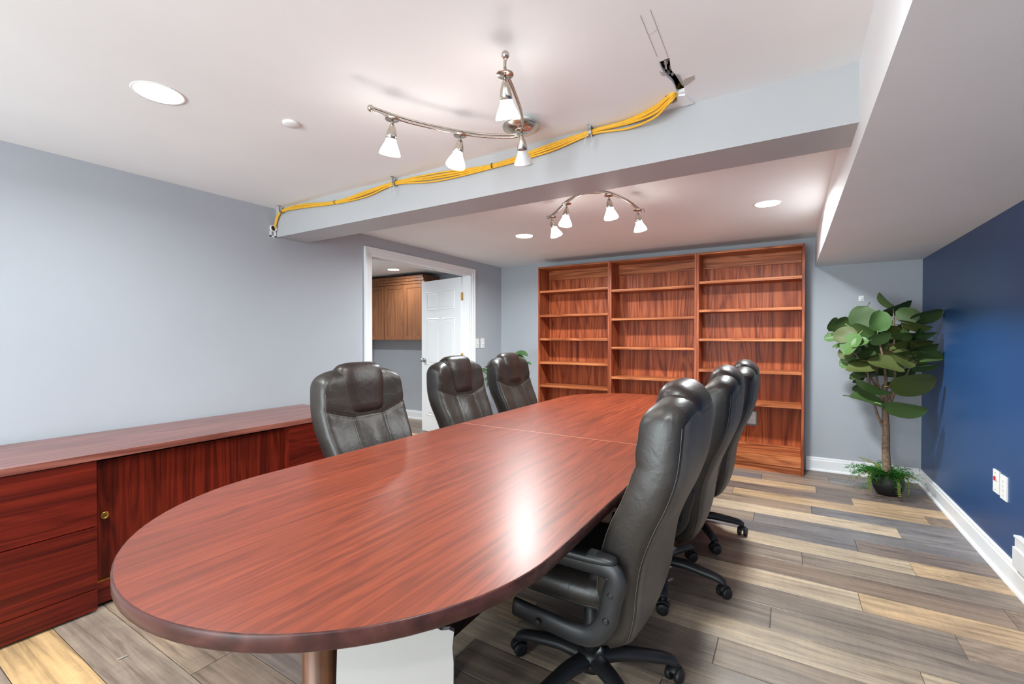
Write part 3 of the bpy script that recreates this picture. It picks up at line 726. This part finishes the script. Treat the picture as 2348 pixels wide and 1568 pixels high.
# ------------------------------------------------------------------ bookcases
KY, KH = 4.923, 2.13
KX = [-2.632, -1.7235, -.8055, .1195]
def bookcase(x0, x1, shelves, label, extra=None):
    k = thing('bookcase', label, 'bookcase', ((x0 + x1) / 2, KY, 0), group='tall stained oak bookcases on the back wall')
    o = Vector(k.location); a, c = x0 - o.x + .001, x1 - o.x - .001; dp = YB - .03 - KY
    obj('side_panel', B(a, a + .02, 0, dp, 0, KH), M['oak_s'], k, bevel=.0015, seg=1); obj('side_panel', B(c - .02, c, 0, dp, 0, KH), M['oak_s'], k, bevel=.0015, seg=1)
    obj('top_panel', B(a + .02, c - .02, 0, dp, KH - .02, KH), M['oak_h'], k)
    if extra:
        ox0, ox1, oz0, oz1 = extra[0] - .05 - o.x, extra[0] + .05 - o.x, extra[1] - .075, extra[1] + .075
        bm = bmesh.new(); y0, y1 = dp - .008, dp
        box(bm, a + .02, ox0, y0, y1, .1, KH - .02); box(bm, ox1, c - .02, y0, y1, .1, KH - .02); box(bm, ox0, ox1, y0, y1, .1, oz0); box(bm, ox0, ox1, y0, y1, oz1, KH - .02)
        obj('back_panel', bm, M['oak_v'], k)
    else: obj('back_panel', B(a + .02, c - .02, dp - .008, dp, .1, KH - .02), M['oak_v'], k)
    obj('top_rail', B(a + .02, c - .02, dp - .026, dp - .008, KH - .135, KH - .02), M['oak_h'], k)
    for z in shelves:
        obj('shelf', B(a + .021, c - .021, .004, dp - .009, z - .013, z + .013), M['oak_h'], k, bevel=.0015, seg=1)
        for sx in (a + .03, c - .03):
            bm = bmesh.new(); lathe(bm, [(.004, -.02), (.004, -.013)], 8, Matrix.Translation((sx, .03, z))); obj('shelf_pin', bm, M['steel'], k)
    obj('bottom_shelf', B(a + .021, c - .021, .004, dp - .009, .125, .150), M['oak_h'], k, bevel=.0015, seg=1)
    obj('bottom_rail', B(a + .021, c - .021, dp - .03, dp - .009, .150, .212), M['oak_h'], k)
    obj('front_rail', B(a + .021, c - .021, .004, .022, .07, .124), M['oak_h'], k)
    obj('kick_plate', B(a + .021, c - .021, .014, .03, 0, .07), M['oak_h'], k)
    return k
bookcase(KX[0], KX[1], (1.831, 1.538, 1.251, .964, .682, .40), 'tall oak bookcase, leftmost of the three, next to the leafy plant')
bookcase(KX[1], KX[2], (1.796, 1.477, 1.155, .824, .50), 'tall oak bookcase in the middle of the three')
bookcase(KX[2], KX[3], (1.828, 1.542, 1.250, .941, .628), 'tall oak bookcase, rightmost of the three, with a wall outlet showing in its back', extra=(-.324, .454))

# ------------------------------------------------------------------ plates on the walls
def plate(name, label, cat_, loc, nrm, w=.075, h=.12, kind='switch'):
    rz = math.atan2(nrm[1], nrm[0]) - PI / 2 + PI    # local -y points out of the wall
    t = thing(name, label, cat_, loc, rz)
    obj('plate', B(-w / 2, w / 2, -.006, 0, -h / 2, h / 2), M['plate'], t, bevel=.002)
    if kind == 'switch':
        bm = bmesh.new(); box(bm, -.006, .006, -.008, -.006, -.014, .014); obj('slot', bm, M['zip'], t)
        bm = bmesh.new(); tube(bm, [(0, -.006, .0), (0, -.022, -.012)], [.007, .005], 8); obj('toggle', bm, M['plate'], t)
    elif kind == 'outlet':
        for z in (.026, -.026):
            bm = bmesh.new(); lathe(bm, [(.017, 0), (.017, .002)], 20, Matrix.Translation((0, -.006, z)) @ Matrix.Rotation(PI / 2, 4, 'X')); s = obj('socket', bm, M['plate'], t)
            bm = bmesh.new()
            for x in (-.006, .006): box(bm, x - .0012, x + .0012, -.0086, -.0079, z - .002, z + .008)
            box(bm, -.002, .002, -.0086, -.0079, z - .011, z - .007); obj('slot', bm, M['darkhole'], s)
    elif kind == 'jack':
        obj('red_jack', B(-.022, -.002, -.0105, -.006, .004, .026), M['red'], t); obj('jack', B(.004, .018, -.009, -.006, .006, .018), M['paper'], t)
        for z in (.047, -.047):
            bm = bmesh.new(); lathe(bm, [(.004, 0), (.003, .0015)], 12, Matrix.Translation((-.01, -.006, z)) @ Matrix.Rotation(PI / 2, 4, 'X')); obj('screw', bm, M['brass'], t)
    elif kind == 'blank':
        for z in (.034, .010, -.014, -.038): obj('port', B(-.012, .012, -.0075, -.006, z - .007, z + .007), M['zip'], t)
    return t
plate('light_switch', 'white toggle switch plate against the door casing', 'switch', (XL, 4.668, 1.20), (1, 0, 0), w=.07, h=.118)
plate('light_switch', 'white toggle switch plate nearer the room corner', 'switch', (XL, 4.785, 1.20), (1, 0, 0), w=.075, h=.125)
plate('wall_outlet', 'white wall outlet seen through the back of the right bookcase', 'outlet', (-.324, YB, .454), (0, -1, 0), w=.078, h=.125, kind='outlet')
plate('jack_plate', 'white wall plate with a red jack on the navy wall', 'wall plate', (XR, 3.538, .474), (-1, 0, 0), w=.088, h=.125, kind='jack')
plate('port_plate', 'white wall plate with four ports on the navy wall', 'wall plate', (XR, 3.437, .468), (-1, 0, 0), w=.088, h=.128, kind='blank')
bm = bmesh.new(); box(bm, -.02, .02, -.004, 0, -.024, .024); box(bm, -.008, .008, -.016, -.004, -.012, .010)
tag(obj('wall_hook', bm, M['plate'], None, loc=(.563, YB, 1.632), bevel=.001, seg=1), 'small white adhesive hook on the grey wall above the tree', 'hook')
# stepped white box on the navy wall at the right edge
wb = thing('wall_box', 'white stepped wall box above the baseboard at the right edge of the photo', 'wall box', (XR, 2.95, .132))
obj('lower_case', B(-.028, 0, -.30, .290, 0, .096), M['white'], wb, bevel=.003); obj('upper_case', B(-.022, 0, -.30, .282, .097, .145), M['white'], wb, bevel=.003)
obj('lid', B(-.026, 0, -.30, .286, .1455, .155), M['white'], wb, bevel=.002)

# ------------------------------------------------------------------ office chairs (front = local +x, origin under the column)
FR = [(.28, -.11), (.40, -.118), (.52, -.118), (.62, -.132), (.714, -.163), (.80, -.204), (.89, -.236), (.96, -.250), (1.036, -.262), (1.09, -.278), (1.14, -.29)]
RR = [(.28, -.15), (.34, -.198), (.43, -.228), (.52, -.240), (.61, -.256), (.71, -.292), (.80, -.332), (.885, -.358), (.98, -.368), (1.04, -.370), (1.09, -.365), (1.14, -.35)]
HWT = [(.28, .17), (.37, .235), (.50, .258), (.62, .265), (.80, .286), (.95, .284), (1.05, .276), (1.11, .268)]
ZBOT = .28
def ztop(u): return 1.108 - .035 * abs(u) ** 2.5 - .03 * abs(u) ** 12
def seam_h(y): return .852 + .050 * max(0, (abs(y) - .10) / .17) ** 1.3
def back_pt(u, t, front):
    z = ZBOT + t * (ztop(u) - ZBOT)
    w = lerp_tab(HWT, z); y = u * w
    xf, xr = lerp_tab(FR, z), lerp_tab(RR, z)
    xm, th = (xf + xr) / 2, (xf - xr) / 2
    h = (1 - abs(u) ** 13) ** (1 / 2.8) if abs(u) < 1 else 0
    t0 = .945
    ht = math.sqrt(max(0, 1 - ((t - t0) / (1 - t0)) ** 2)) if t > t0 else 1
    tb = .05
    hb = math.sqrt(max(0, 1 - ((tb - t) / tb) ** 2)) if t < tb else 1
    hh = h * ht * hb
    if front:
        x = xm + hh * th
        g = 0
        dz = z - seam_h(y)
        g += .007 * math.exp(-(dz / .007) ** 2)
        if z < seam_h(y):
            for s in (-1, 1):
                g += .006 * math.exp(-((y - s * .105) / .006) ** 2)
            g -= .012 * math.cos(min(1, abs(y) / .105) * PI / 2) ** 2 * min(1, -dz / .06) if abs(y) < .105 else 0
        else:
            g -= .006 * min(1, dz / .05)
        # side bolsters come forward a little
        g -= .022 * max(0, (abs(u) - .55) / .45) ** 1.5 * hh
        # creases near the flanks
        g += .0022 * math.sin(z * 95 + 60 * y) * max(0, abs(u) - .62) * (1 if z > .8 else .4)
        x -= g * min(1, hh * 1.2)
    else:
        x = xm - hh * th - .016 * (1 - u * u) * ht * hb
    return Vector((x, y, z))
def make_backrest():
    bm = bmesh.new(); NU, NT = 64, 84
    us = [math.sin((k / NU * 2 - 1) * PI / 2) * .5 + (k / NU * 2 - 1) * .5 for k in range(NU + 1)]; us[0], us[-1] = -1, 1
    ts = [k / NT for k in range(NT + 1)]
    ts = [t if t < .9 else .9 + .1 * math.sin((t - .9) / .1 * PI / 2) for t in ts]
    for fr in (True, False):
        g = [[bm.verts.new(back_pt(u, t, fr)) for u in us] for t in ts]
        for i in range(NT):
            for k in range(NU):
                q = (g[i][k], g[i][k + 1], g[i + 1][k + 1], g[i + 1][k]); bm.faces.new(q if fr else tuple(reversed(q))).smooth = True
    bmesh.ops.remove_doubles(bm, verts=bm.verts, dist=2e-4); bmesh.ops.recalc_face_normals(bm, faces=bm.faces)
    return bm
def make_headrest():
    bm = bmesh.new()
    path = []
    for k in range(13):
        z = .862 + (1.075 - .862) * k / 12; path.append((lerp_tab(FR, z) + .004, z))
    path += [(-.276, 1.098), (-.288, 1.112), (-.308, 1.119), (-.332, 1.115), (-.354, 1.100), (-.372, 1.075), (-.384, 1.05), (-.388, 1.02)]
    n = len(path); NU = 26; rows = []
    for i, (x, z) in enumerate(path):
        a = path[max(0, i - 1)]; b_ = path[min(n - 1, i + 1)]; t = Vector((b_[0] - a[0], 0, b_[1] - a[1])).normalized(); nn = Vector((t.z, 0, -t.x))
        s = i / (n - 1); hw = .118 + .034 * min(1, s / .5)
        ends = min(1, i / 1.6, (n - 1 - i) / 1.6)
        row = []
        for k in range(NU + 1):
            u = k / NU * 2 - 1; u = math.copysign(abs(u) ** .8, u)
            bulge = (1 - abs(u) ** 4) ** .5 * .050 * (0.45 + .55 * ends) - .032
            row.append(bm.verts.new(Vector((x, u * hw, z)) + nn * bulge))
        rows.append(row)
    for i in range(n - 1):
        for k in range(NU): bm.faces.new((rows[i][k], rows[i][k + 1], rows[i + 1][k + 1], rows[i + 1][k])).smooth = True
    bmesh.ops.recalc_face_normals(bm, faces=bm.faces)
    return bm
def make_rear():
    bm = bmesh.new(); NU, NT = 30, 40; rows = []
    for i in range(NT + 1):
        t = .012 + (.955 - .012) * i / NT; row = []
        for k in range(NU + 1):
            u = (k / NU * 2 - 1) * .93; p = back_pt(u, t, False)
            e = min(1, (1 - abs(k / NU * 2 - 1)) * 9, i / 2.0, (NT - i) / 2.0)
            row.append(bm.verts.new(p + Vector((-.007 * math.sqrt(e) + .002, 0, 0))))
        rows.append(row)
    for i in range(NT):
        for k in range(NU): bm.faces.new((rows[i][k], rows[i + 1][k], rows[i + 1][k + 1], rows[i][k + 1])).smooth = True
    bmesh.ops.recalc_face_normals(bm, faces=bm.faces)
    return bm
def tz(u, z): return (z - ZBOT) / (ztop(u) - ZBOT)
def make_stitch():
    bm = bmesh.new()
    for s in (-1, 1):
        for dy in (-.007, .007):
            pts = []
            for k in range(30):
                z = .52 + (.848 - .52) * k / 29; y = s * .105 + dy; w = lerp_tab(HWT, z); pts.append(back_pt(y / w, tz(y / w, z), True) + Vector((.0004, 0, 0)))
            tube(bm, pts, .0009, 4)
        pts = []
        for k in range(40):   # flank seam
            t = .1 + .80 * k / 39; pts.append(back_pt(s * .93, t, True) + Vector((.0006, 0, 0)))
        tube(bm, pts, .0011, 4)
        pts = []
        for k in range(40):   # rear flank seam
            t = .06 + .885 * k / 39; pts.append(back_pt(s * .935, t, False) + Vector((-.001, 0, 0)))
        tube(bm, pts, .0011, 4)
    for dz in (-.008, .008):
        pts = []
        for k in range(41):
            y = (k / 40 * 2 - 1) * .245; z = seam_h(y) + dz; w = lerp_tab(HWT, z); u = y / w; pts.append(back_pt(u, tz(u, z), True) + Vector((.0004, 0, 0)))
        tube(bm, pts, .0009, 4)
    return bm
def arm_mesh(s):
    bm = bmesh.new(); y = s * .295
    path = cat([(.20, y, .597), (.10, y, .605), (-.06, y, .605), (-.160, y, .600), (-.190, y, .570), (-.176, y * .99, .51), (-.160, y * .98, .44), (-.120, y * .97, .385), (-.06, y * .96, .368), (.06, y * .955, .376), (.16, y * .95, .384)], 6)
    tube(bm, path, .020, 12, .8, 1.6)
    return bm
chair0 = thing('office_chair', 'x', 'chair')
GRP = 'high-backed black leather office chairs round the table'
obj('backrest', make_backrest(), M['leather'], chair0)
obj('headrest', make_headrest(), M['leather_head'], chair0)
obj('rear_panel', make_rear(), M['leather_rear_lit'], chair0)
obj('stitching', make_stitch(), M['thread'], chair0)
bm = bmesh.new(); superbox(bm, .075, 0, .470, .255, .255, .062, 6); obj('seat', bm, M['leather'], chair0)
bm = bmesh.new(); superbox(bm, .06, 0, .415, .21, .21, .018, 6); obj('seat_pan', bm, M['black'], chair0)
bm = bmesh.new(); box(bm, -.16, .12, -.09, .09, .345, .398); box(bm, -.215, -.13, -.05, .05, .36, .42); obj('tilt_mechanism', bm, M['black'], chair0, bevel=.008)
for s in (1, -1):
    a = obj('armrest', arm_mesh(s), M['black'], chair0)
    bm = bmesh.new(); superbox(bm, .01, s * .295, .625, .205, .030, .016, 4, 24, 10); obj('arm_pad', bm, M['black'], a)
    for (x, z) in ((-.178, .53), (-.163, .45), (.06, .376)):
        bm = bmesh.new(); lathe(bm, [(.010, 0), (.010, .004), (.006, .007)], 12, Matrix.Translation((x, s * (.295 * .982 + .014), z)) @ Matrix.Rotation(-s * PI / 2, 4, 'X'))
        obj('bolt', bm, M['wheel'], a)
bm = bmesh.new(); lathe(bm, [(.030, .115), (.030, .24), (.026, .25), (.026, .30), (.020, .305), (.020, .35)], 24); obj('gas_lift', bm, M['black'], chair0, True)
bm = bmesh.new(); lathe(bm, [(.052, .075), (.058, .10), (.050, .130), (.034, .142)], 28); obj('hub', bm, M['black'], chair0, True)
def leg_mesh():
    bm = bmesh.new(); pts = cat([(.035, 0, .108), (.12, 0, .112), (.22, 0, .098), (.285, 0, .085), (.312, 0, .070)], 5)
    tube(bm, pts, [.034 - .012 * i / (len(pts) - 1) for i in range(len(pts))], 10, 1.0, .75)
    return bm
def caster_mesh():
    bm = bmesh.new(); MX = Matrix.Rotation(PI / 2, 4, 'X')
    for y in (-.018, .018):
        lathe(bm, [(.010, -.010), (.024, -.010), (.027, -.006), (.027, .006), (.024, .010), (.010, .010)], 20, Matrix.Translation((0, y, -.0)) @ MX)
    for k in range(9): pass
    arc = [(.031 * math.cos(a), 0, .031 * math.sin(a)) for a in [R(20 + 130 * k / 8) for k in range(9)]]
    tube(bm, arc, .011, 8, 1.6, .5)
    lathe(bm, [(.009, .020), (.009, .052)], 10)
    return bm
legs = []
for k in range(5):
    if k == 0:
        lg = obj('leg', leg_mesh(), M['black'], chair0); cs = obj('caster', caster_mesh(), M['wheel'], lg, loc=(.312, 0, .0275))
    else:
        lg2 = lg.copy(); COL.objects.link(lg2); c2 = cs.copy(); COL.objects.link(c2); c2.parent = lg2; lg2.parent = chair0; lg2.rotation_euler = (0, 0, R(72 * k)); 
# positions: (x, y, facing deg, base turn deg, label)
CH = [(-.612, 1.56, 180, 35, 'black leather office chair on the right side, nearest the camera, seen from behind'),
      (-.578, 2.44, 180, -2, 'black office chair in the middle of the right-hand row'),
      (-.548, 3.16, 180, 17, 'black office chair at the far end of the right row, nearest the tree'),
      (-1.735, 1.71, 0, 20, 'dark leather office chair nearest the credenza with its front to the camera'),
      (-1.83, 2.69, 0, 50, 'dark leather office chair in front of the open white door'),
      (-1.87, 3.50, 0, 5, 'dark leather office chair in front of the leafy corner plant')]
for i, (x, y, fa, bt, lab) in enumerate(CH):
    c = chair0 if i == 0 else copy_tree(chair0)
    c.location = (x, y, 0); c.rotation_euler = (0, 0, R(fa)); tag(c, lab, 'chair', GRP)
    ls = sorted([q for q in c.children if q.name.split('.')[0] == 'leg'], key=lambda q: q.name)
    for k, q in enumerate(ls):
        q.rotation_euler = (0, 0, R(bt - fa + 72 * k))
        for ch in q.children: ch.rotation_euler = (0, 0, R((40 + 97 * (k + i * 2)) % 360))

# ------------------------------------------------------------------ fig tree in the corner
def leaf_mesh(name, mat, l=1.0, w=.8, cup=.10, droop=.12, rnd=1.0, npet=True):
    """unit-length leaf along +x from the origin"""
    bm = bmesh.new(); NL, NW = 10, 6; rows = []
    for i in range(NL + 1):
        s = i / NL; ww = w / 2 * ((1 - abs(2 * s ** .92 - 1) ** 2.3) ** (.52 * rnd)) if 0 < s < 1 else 0.004
        row = []
        for k in range(-NW // 2, NW // 2 + 1):
            u = k / (NW / 2); y = u * ww
            z = cup * abs(u) ** 1.5 * ww * 1.3 - droop * (s - .2) ** 2 * l + .012 * math.sin(7 * s + 3 * u)
            row.append(bm.verts.new((s * l, y, z)))
        rows.append(row)
    for i in range(NL):
        for k in range(NW): bm.faces.new((rows[i][k], rows[i][k + 1], rows[i + 1][k + 1], rows[i + 1][k])).smooth = True
    if npet: tube(bm, [(-.16, 0, -.03), (0, 0, 0), (.12, 0, -.006)], [.018, .014, .008], 5)
    me = bpy.data.meshes.new(name); bmesh.ops.recalc_face_normals(bm, faces=[f for f in bm.faces]); bm.to_mesh(me); bm.free(); me.materials.append(mat); return me
tree = thing('potted_fig_tree', 'artificial fig tree with large round leaves in a black pot in the corner', 'plant', (.69, 4.73, 0))
to = Vector(tree.location)
bm = bmesh.new(); lathe(bm, [(.062, 0), (.074, .004), (.096, .045), (.108, .09), (.106, .125), (.098, .150), (.102, .158), (.096, .160), (.090, .140)], 40, cap=False)
bmesh.ops.contextual_create(bm, geom=[v_ for v_ in bm.verts if abs(v_.co.z) < 1e-6]); pot = obj('pot', bm, M['pot'], tree)
bm = bmesh.new(); lathe(bm, [(.092, .138), (.092, .142)], 28); obj('soil', bm, M['soil'], tree)
def tp(zx, zy, y): return ony(1860 + zx / 3.015, 640 + zy / 3.015, y) - to
yt = 4.73
bm = bmesh.new()
tube(bm, cat([(0, 0, .13), tp(517, 1200, yt), tp(518, 1050, yt), tp(512, 930, yt), tp(508, 850, yt)], 6), [.030 - .010 * i / 24 for i in range(25)], 10)
obj('trunk', bm, M['bark'], tree)
BR = [([(512, 930), (515, 780), (512, 640), (480, 470), (410, 300)], .016, 0), ([(508, 880), (470, 790), (425, 700), (365, 630), (300, 470)], .013, .05), ([(520, 920), (565, 810), (600, 700), (660, 660), (700, 560), (760, 480)], .013, -.12),
      ([(498, 1020), (455, 930), (420, 800), (400, 700), (370, 600), (230, 430)], .012, -.10), ([(510, 860), (575, 740), (578, 600), (575, 420), (572, 280), (565, 170)], .011, .0), ([(500, 860), (465, 740), (455, 640), (520, 480), (640, 400), (700, 320)], .010, .08)]
for pts, r, dy in BR:
    n = len(pts); bm = bmesh.new(); P = cat([tp(a, c, yt + dy * i / (n - 1)) for i, (a, c) in enumerate(pts)], 5)
    tube(bm, P, [r * (1 - .65 * i / (len(P) - 1)) for i in range(len(P))], 8); obj('branch', bm, M['bark'], tree)
LM = {k: [leaf_mesh('leaf', M['leaf' + k], 1, w, cup, dr_) for (w, cup, dr_) in ((.86, .25, .10), (.80, .12, .22), (.92, .18, .05))] for k in 'ABC'}
# zoom-pixel centre, length, apparent width, direction in the picture (deg), kind, depth offset
LV = [(515, 145, 120, 40, 130, 'A', 0), (590, 207, 170, 62, 20, 'A', .02), (355, 265, 150, 140, 250, 'A', -.10), (468, 290, 135, 105, 85, 'B', -.16), (665, 250, 120, 110, 160, 'A', .06), (795, 250, 155, 68, 18, 'A', -.10),
      (725, 312, 150, 48, 340, 'C', -.14), (155, 315, 100, 66, 60, 'A', .05), (215, 318, 125, 95, 45, 'A', -.02), (135, 405, 75, 58, 190, 'B', .0), (232, 385, 130, 105, 200, 'C', -.12), (350, 365, 150, 95, 330, 'B', -.08), (470, 402, 120, 66, 20, 'B', -.18),
      (530, 340, 95, 85, 60, 'A', .0), (280, 450, 150, 84, 240, 'B', -.18), (335, 442, 95, 52, 200, 'B', -.22), (202, 458, 90, 30, 180, 'B', -.05), (240, 512, 90, 70, 220, 'C', -.06), (258, 578, 105, 80, 200, 'B', -.02), (362, 560, 165, 48, 10, 'A', -.12),
      (350, 617, 165, 66, 185, 'C', -.18), (515, 595, 185, 80, 345, 'C', -.20), (445, 650, 125, 52, 20, 'A', .02), (322, 672, 95, 48, 200, 'A', .0), (642, 552, 135, 92, 320, 'C', -.16), (700, 392, 210, 54, 355, 'B', -.10), (705, 446, 180, 66, 5, 'C', -.16),
      (642, 492, 150, 52, 10, 'C', -.12), (802, 530, 150, 84, 10, 'A', -.12), (770, 482, 150, 50, 20, 'A', .0), (780, 602, 130, 32, 8, 'A', -.05), (702, 728, 220, 132, 10, 'C', -.22), (645, 886, 210, 82, 355, 'B', -.20), (385, 842, 185, 58, 345, 'A', -.15),
      (420, 752, 190, 54, 330, 'B', -.16), (335, 748, 85, 55, 210, 'A', .0), (475, 478, 130, 95, 60, 'A', .05), (625, 342, 120, 66, 30, 'A', .02), (565, 365, 100, 70, 200, 'C', -.04), (652, 642, 110, 62, 30, 'A', .06), (430, 480, 150, 100, 200, 'A', .1), (560, 560, 120, 60, 150, 'A', .08),
      (300, 320, 110, 90, 160, 'A', .08), (600, 430, 140, 90, 20, 'A', .1), (390, 800, 90, 40, 200, 'A', .04), (550, 740, 90, 36, 20, 'A', .06), (330, 690, 80, 40, 230, 'A', .05), (740, 560, 110, 60, 30, 'A', .06), (500, 380, 130, 80, 300, 'A', .1), (265, 400, 110, 80, 130, 'A', .1)]
ZP = .00117
lr = random.Random(5)
for _ in range(26):
    a_, r_ = lr.uniform(0, 2 * PI), lr.uniform(.2, 1) ** .5
    LV.append((480 + 270 * r_ * math.cos(a_), 440 + 190 * r_ * math.sin(a_), lr.uniform(90, 150), lr.uniform(45, 100), lr.uniform(0, 360), lr.choice('AACA'), lr.uniform(.0, .16)))
for i, (zx, zy, ln, wd, ang, k, dy) in enumerate(LV):
    yy = yt + dy
    if zx > 660: yy = min(yy, 4.60)
    c = tp(zx, zy, yy); view = (CAM - (c + to)).normalized(); rt = Vector((0, 0, 1)).cross(view).normalized(); up = view.cross(rt)
    a = R(ang); L = (rt * math.cos(a) + up * math.sin(a)); ratio = min(.98, wd / (ln * .86)); tl = math.acos(ratio)
    if (zx * 7 + zy) % 3 == 0 and k != 'B': tl = -tl
    perp = view.cross(L); Wd = perp * math.cos(tl) + view * math.sin(tl); Nn = L.cross(Wd)
    if Nn.dot(view) < 0: Wd, Nn = -Wd, -Nn
    sc = ln * ZP * 1.12
    mtx = Matrix.Translation(c - L * sc * .5) @ Matrix((L, Wd, Nn)).transposed().to_4x4() @ Matrix.Scale(sc, 4)
    o = bpy.data.objects.new('leaf', LM[k][i % 3]); COL.objects.link(o); o.parent = tree; o.matrix_local = mtx
# fern skirt round the pot
def frond_mesh(mat, seed):
    rg = random.Random(seed); bm = bmesh.new(); n = 13
    pts = [Vector((s, .05 * math.sin(3 * s), .45 * s - 1.0 * s * s * rg.uniform(.8, 1.2))) for s in [k / n for k in range(n + 1)]]
    tube(bm, pts, [.010 * (1 - .7 * k / n) for k in range(n + 1)], 4)
    for k in range(2, n + 1):
        for s in (-1, 1):
            ln = .24 * (1 - .55 * k / n); p = pts[k]; d = Vector((.35, s, rg.uniform(-.25, .25))).normalized() * ln; q = Vector((.07, 0, 0)) * (1 - .4 * k / n)
            v_ = [bm.verts.new(x) for x in (p, p + d * .5 - q * .5, p + d, p + d * .5 + q)]
            bm.faces.new(v_)
    me = bpy.data.meshes.new('frond'); bm.to_mesh(me); bm.free(); me.materials.append(mat); return me
FM = [frond_mesh(M['fern'], 1), frond_mesh(M['fern'], 2), frond_mesh(M['fern'], 3), frond_mesh(M['fern2'], 4)]
rg = random.Random(11)
for i in range(100):
    a = rg.uniform(0, 2 * PI); r0 = rg.uniform(.02, .085); ln = rg.uniform(.12, .21)
    if math.cos(a) > .3: ln *= .78
    if math.sin(a) > .5: ln *= .9
    o = bpy.data.objects.new('frond', FM[rg.choice((0, 0, 1, 1, 2, 2, 3))]); COL.objects.link(o); o.parent = tree
    o.location = (r0 * math.cos(a), r0 * math.sin(a), .145 + rg.uniform(0, .02)); o.rotation_euler = (rg.uniform(-.4, .4), rg.uniform(-.75, .1), a); o.scale = (ln, ln, ln)
for i, a in enumerate((-.35, -2.7, 3.3, -1.2)):
    bm = bmesh.new(); L = rg.uniform(.11, .15); pts = cat([(.085, 0, .15), (.115, 0, .16), (.128, 0, .11), (.126, .006, .16 - L)], 5); tube(bm, pts, .0018, 4)
    for k, p in enumerate(pts[4:]):
        for s in (-1, 1):
            d = Vector((.006, s * .014, -.004)); e = Vector((0, 0, -.010)); bm.faces.new([bm.verts.new(x) for x in (p, p + d * .5 - e * .4, p + d, p + d * .5 + e)])
    o = obj('trailing_stem', bm, M['fern2'], tree); o.rotation_euler = (0, 0, a)

# ------------------------------------------------------------------ leafy plant in the far left corner
dp_ = thing('potted_dumb_cane', 'variegated leafy plant in the far corner behind the left chairs', 'plant', (-3.03, 4.93, 0))
do = Vector(dp_.location)
bm = bmesh.new(); lathe(bm, [(.10, 0), (.12, .01), (.145, .22), (.15, .24), (.138, .24), (.13, .2)], 32, cap=False); obj('pot', bm, M['board'], dp_, True)
bm = bmesh.new(); lathe(bm, [(.132, .19), (.132, .21)], 24); obj('soil', bm, M['soil'], dp_)
def dq(zx, zy, y=4.88): return ony(1080 + zx / 9.8, 780 + zy / 9.8, y) - do
DLM = [leaf_mesh('leaf', M['leafD'], 1, w, .3, dr_, 1.5) for w, dr_ in ((.40, .35), (.46, .22))]
DXMIN = XL + .03
DL = [((880, 345), (625, 300), 4.9), ((1010, 270), (1275, 320), 4.85), ((1020, 320), (1215, 440), 4.82), ((1170, 400), (1240, 520), 4.80), ((1230, 500), (1350, 520), 4.82), ((425, 600), (410, 470), 4.95), ((400, 640), (300, 570), 4.9), ((390, 760), (255, 610), 4.85),
      ((400, 830), (290, 650), 4.8), ((430, 800), (300, 900), 4.78), ((420, 880), (340, 1040), 4.75), ((440, 720), (330, 740), 4.9), ((900, 420), (760, 520), 4.9), ((960, 430), (1050, 560), 4.9), ((700, 700), (560, 820), 4.8), ((760, 640), (900, 760), 4.75), ((640, 800), (700, 960), 4.72)]
for i, (a, c, y) in enumerate(DL):
    p, q = dq(*a, y - .08), dq(*c, y - .11)
    for w_ in (p, q):
        if w_.x + do.x < DXMIN + .03: w_ += (CAM - (w_ + do)) * ((DXMIN + .03 - w_.x - do.x) / (0 - w_.x - do.x))
    L = (q - p); sc = L.length; L.normalize()
    view = (CAM - (p + do)).normalized(); Wd = Vector((0, 0, 1)).cross(L)
    if Wd.length < .3: Wd = view.cross(L)
    Wd.normalize(); Nn = L.cross(Wd)
    if Nn.z < 0: Wd, Nn = -Wd, -Nn
    Wd = (Wd + view.cross(L) * .8 * (1 if Wd.dot(view.cross(L)) > 0 else -1)).normalized(); Nn = L.cross(Wd); Wd = Nn.cross(L).normalized()
    o = bpy.data.objects.new('leaf', DLM[i % 2]); COL.objects.link(o); o.parent = dp_
    o.matrix_local = Matrix.Translation(p) @ Matrix((L, Wd, Nn.normalized())).transposed().to_4x4() @ Matrix.Scale(sc, 4)
    bm = bmesh.new(); tube(bm, cat([(.03 * math.cos(i), .03 * math.sin(i), .2), (p.x * .3, p.y * .3, .2 + (p.z - .2) * .6), p], 6), .004, 5); obj('stem', bm, M['fern'], dp_)

# ------------------------------------------------------------------ scraps on the floor
bm = bmesh.new(); p = onz(269, 1513, 0); q = onz(294, 1503, 0); mid = (p + q) / 2
tube(bm, cat([p - mid, Vector((.004, -.006, .003)), q - mid], 5), .0022, 5); tag(obj('wood_shaving', bm, M['board'], None, loc=mid + Vector((0, 0, .002))), 'thin pale sliver of wood lying on the floor by the credenza', 'scrap')
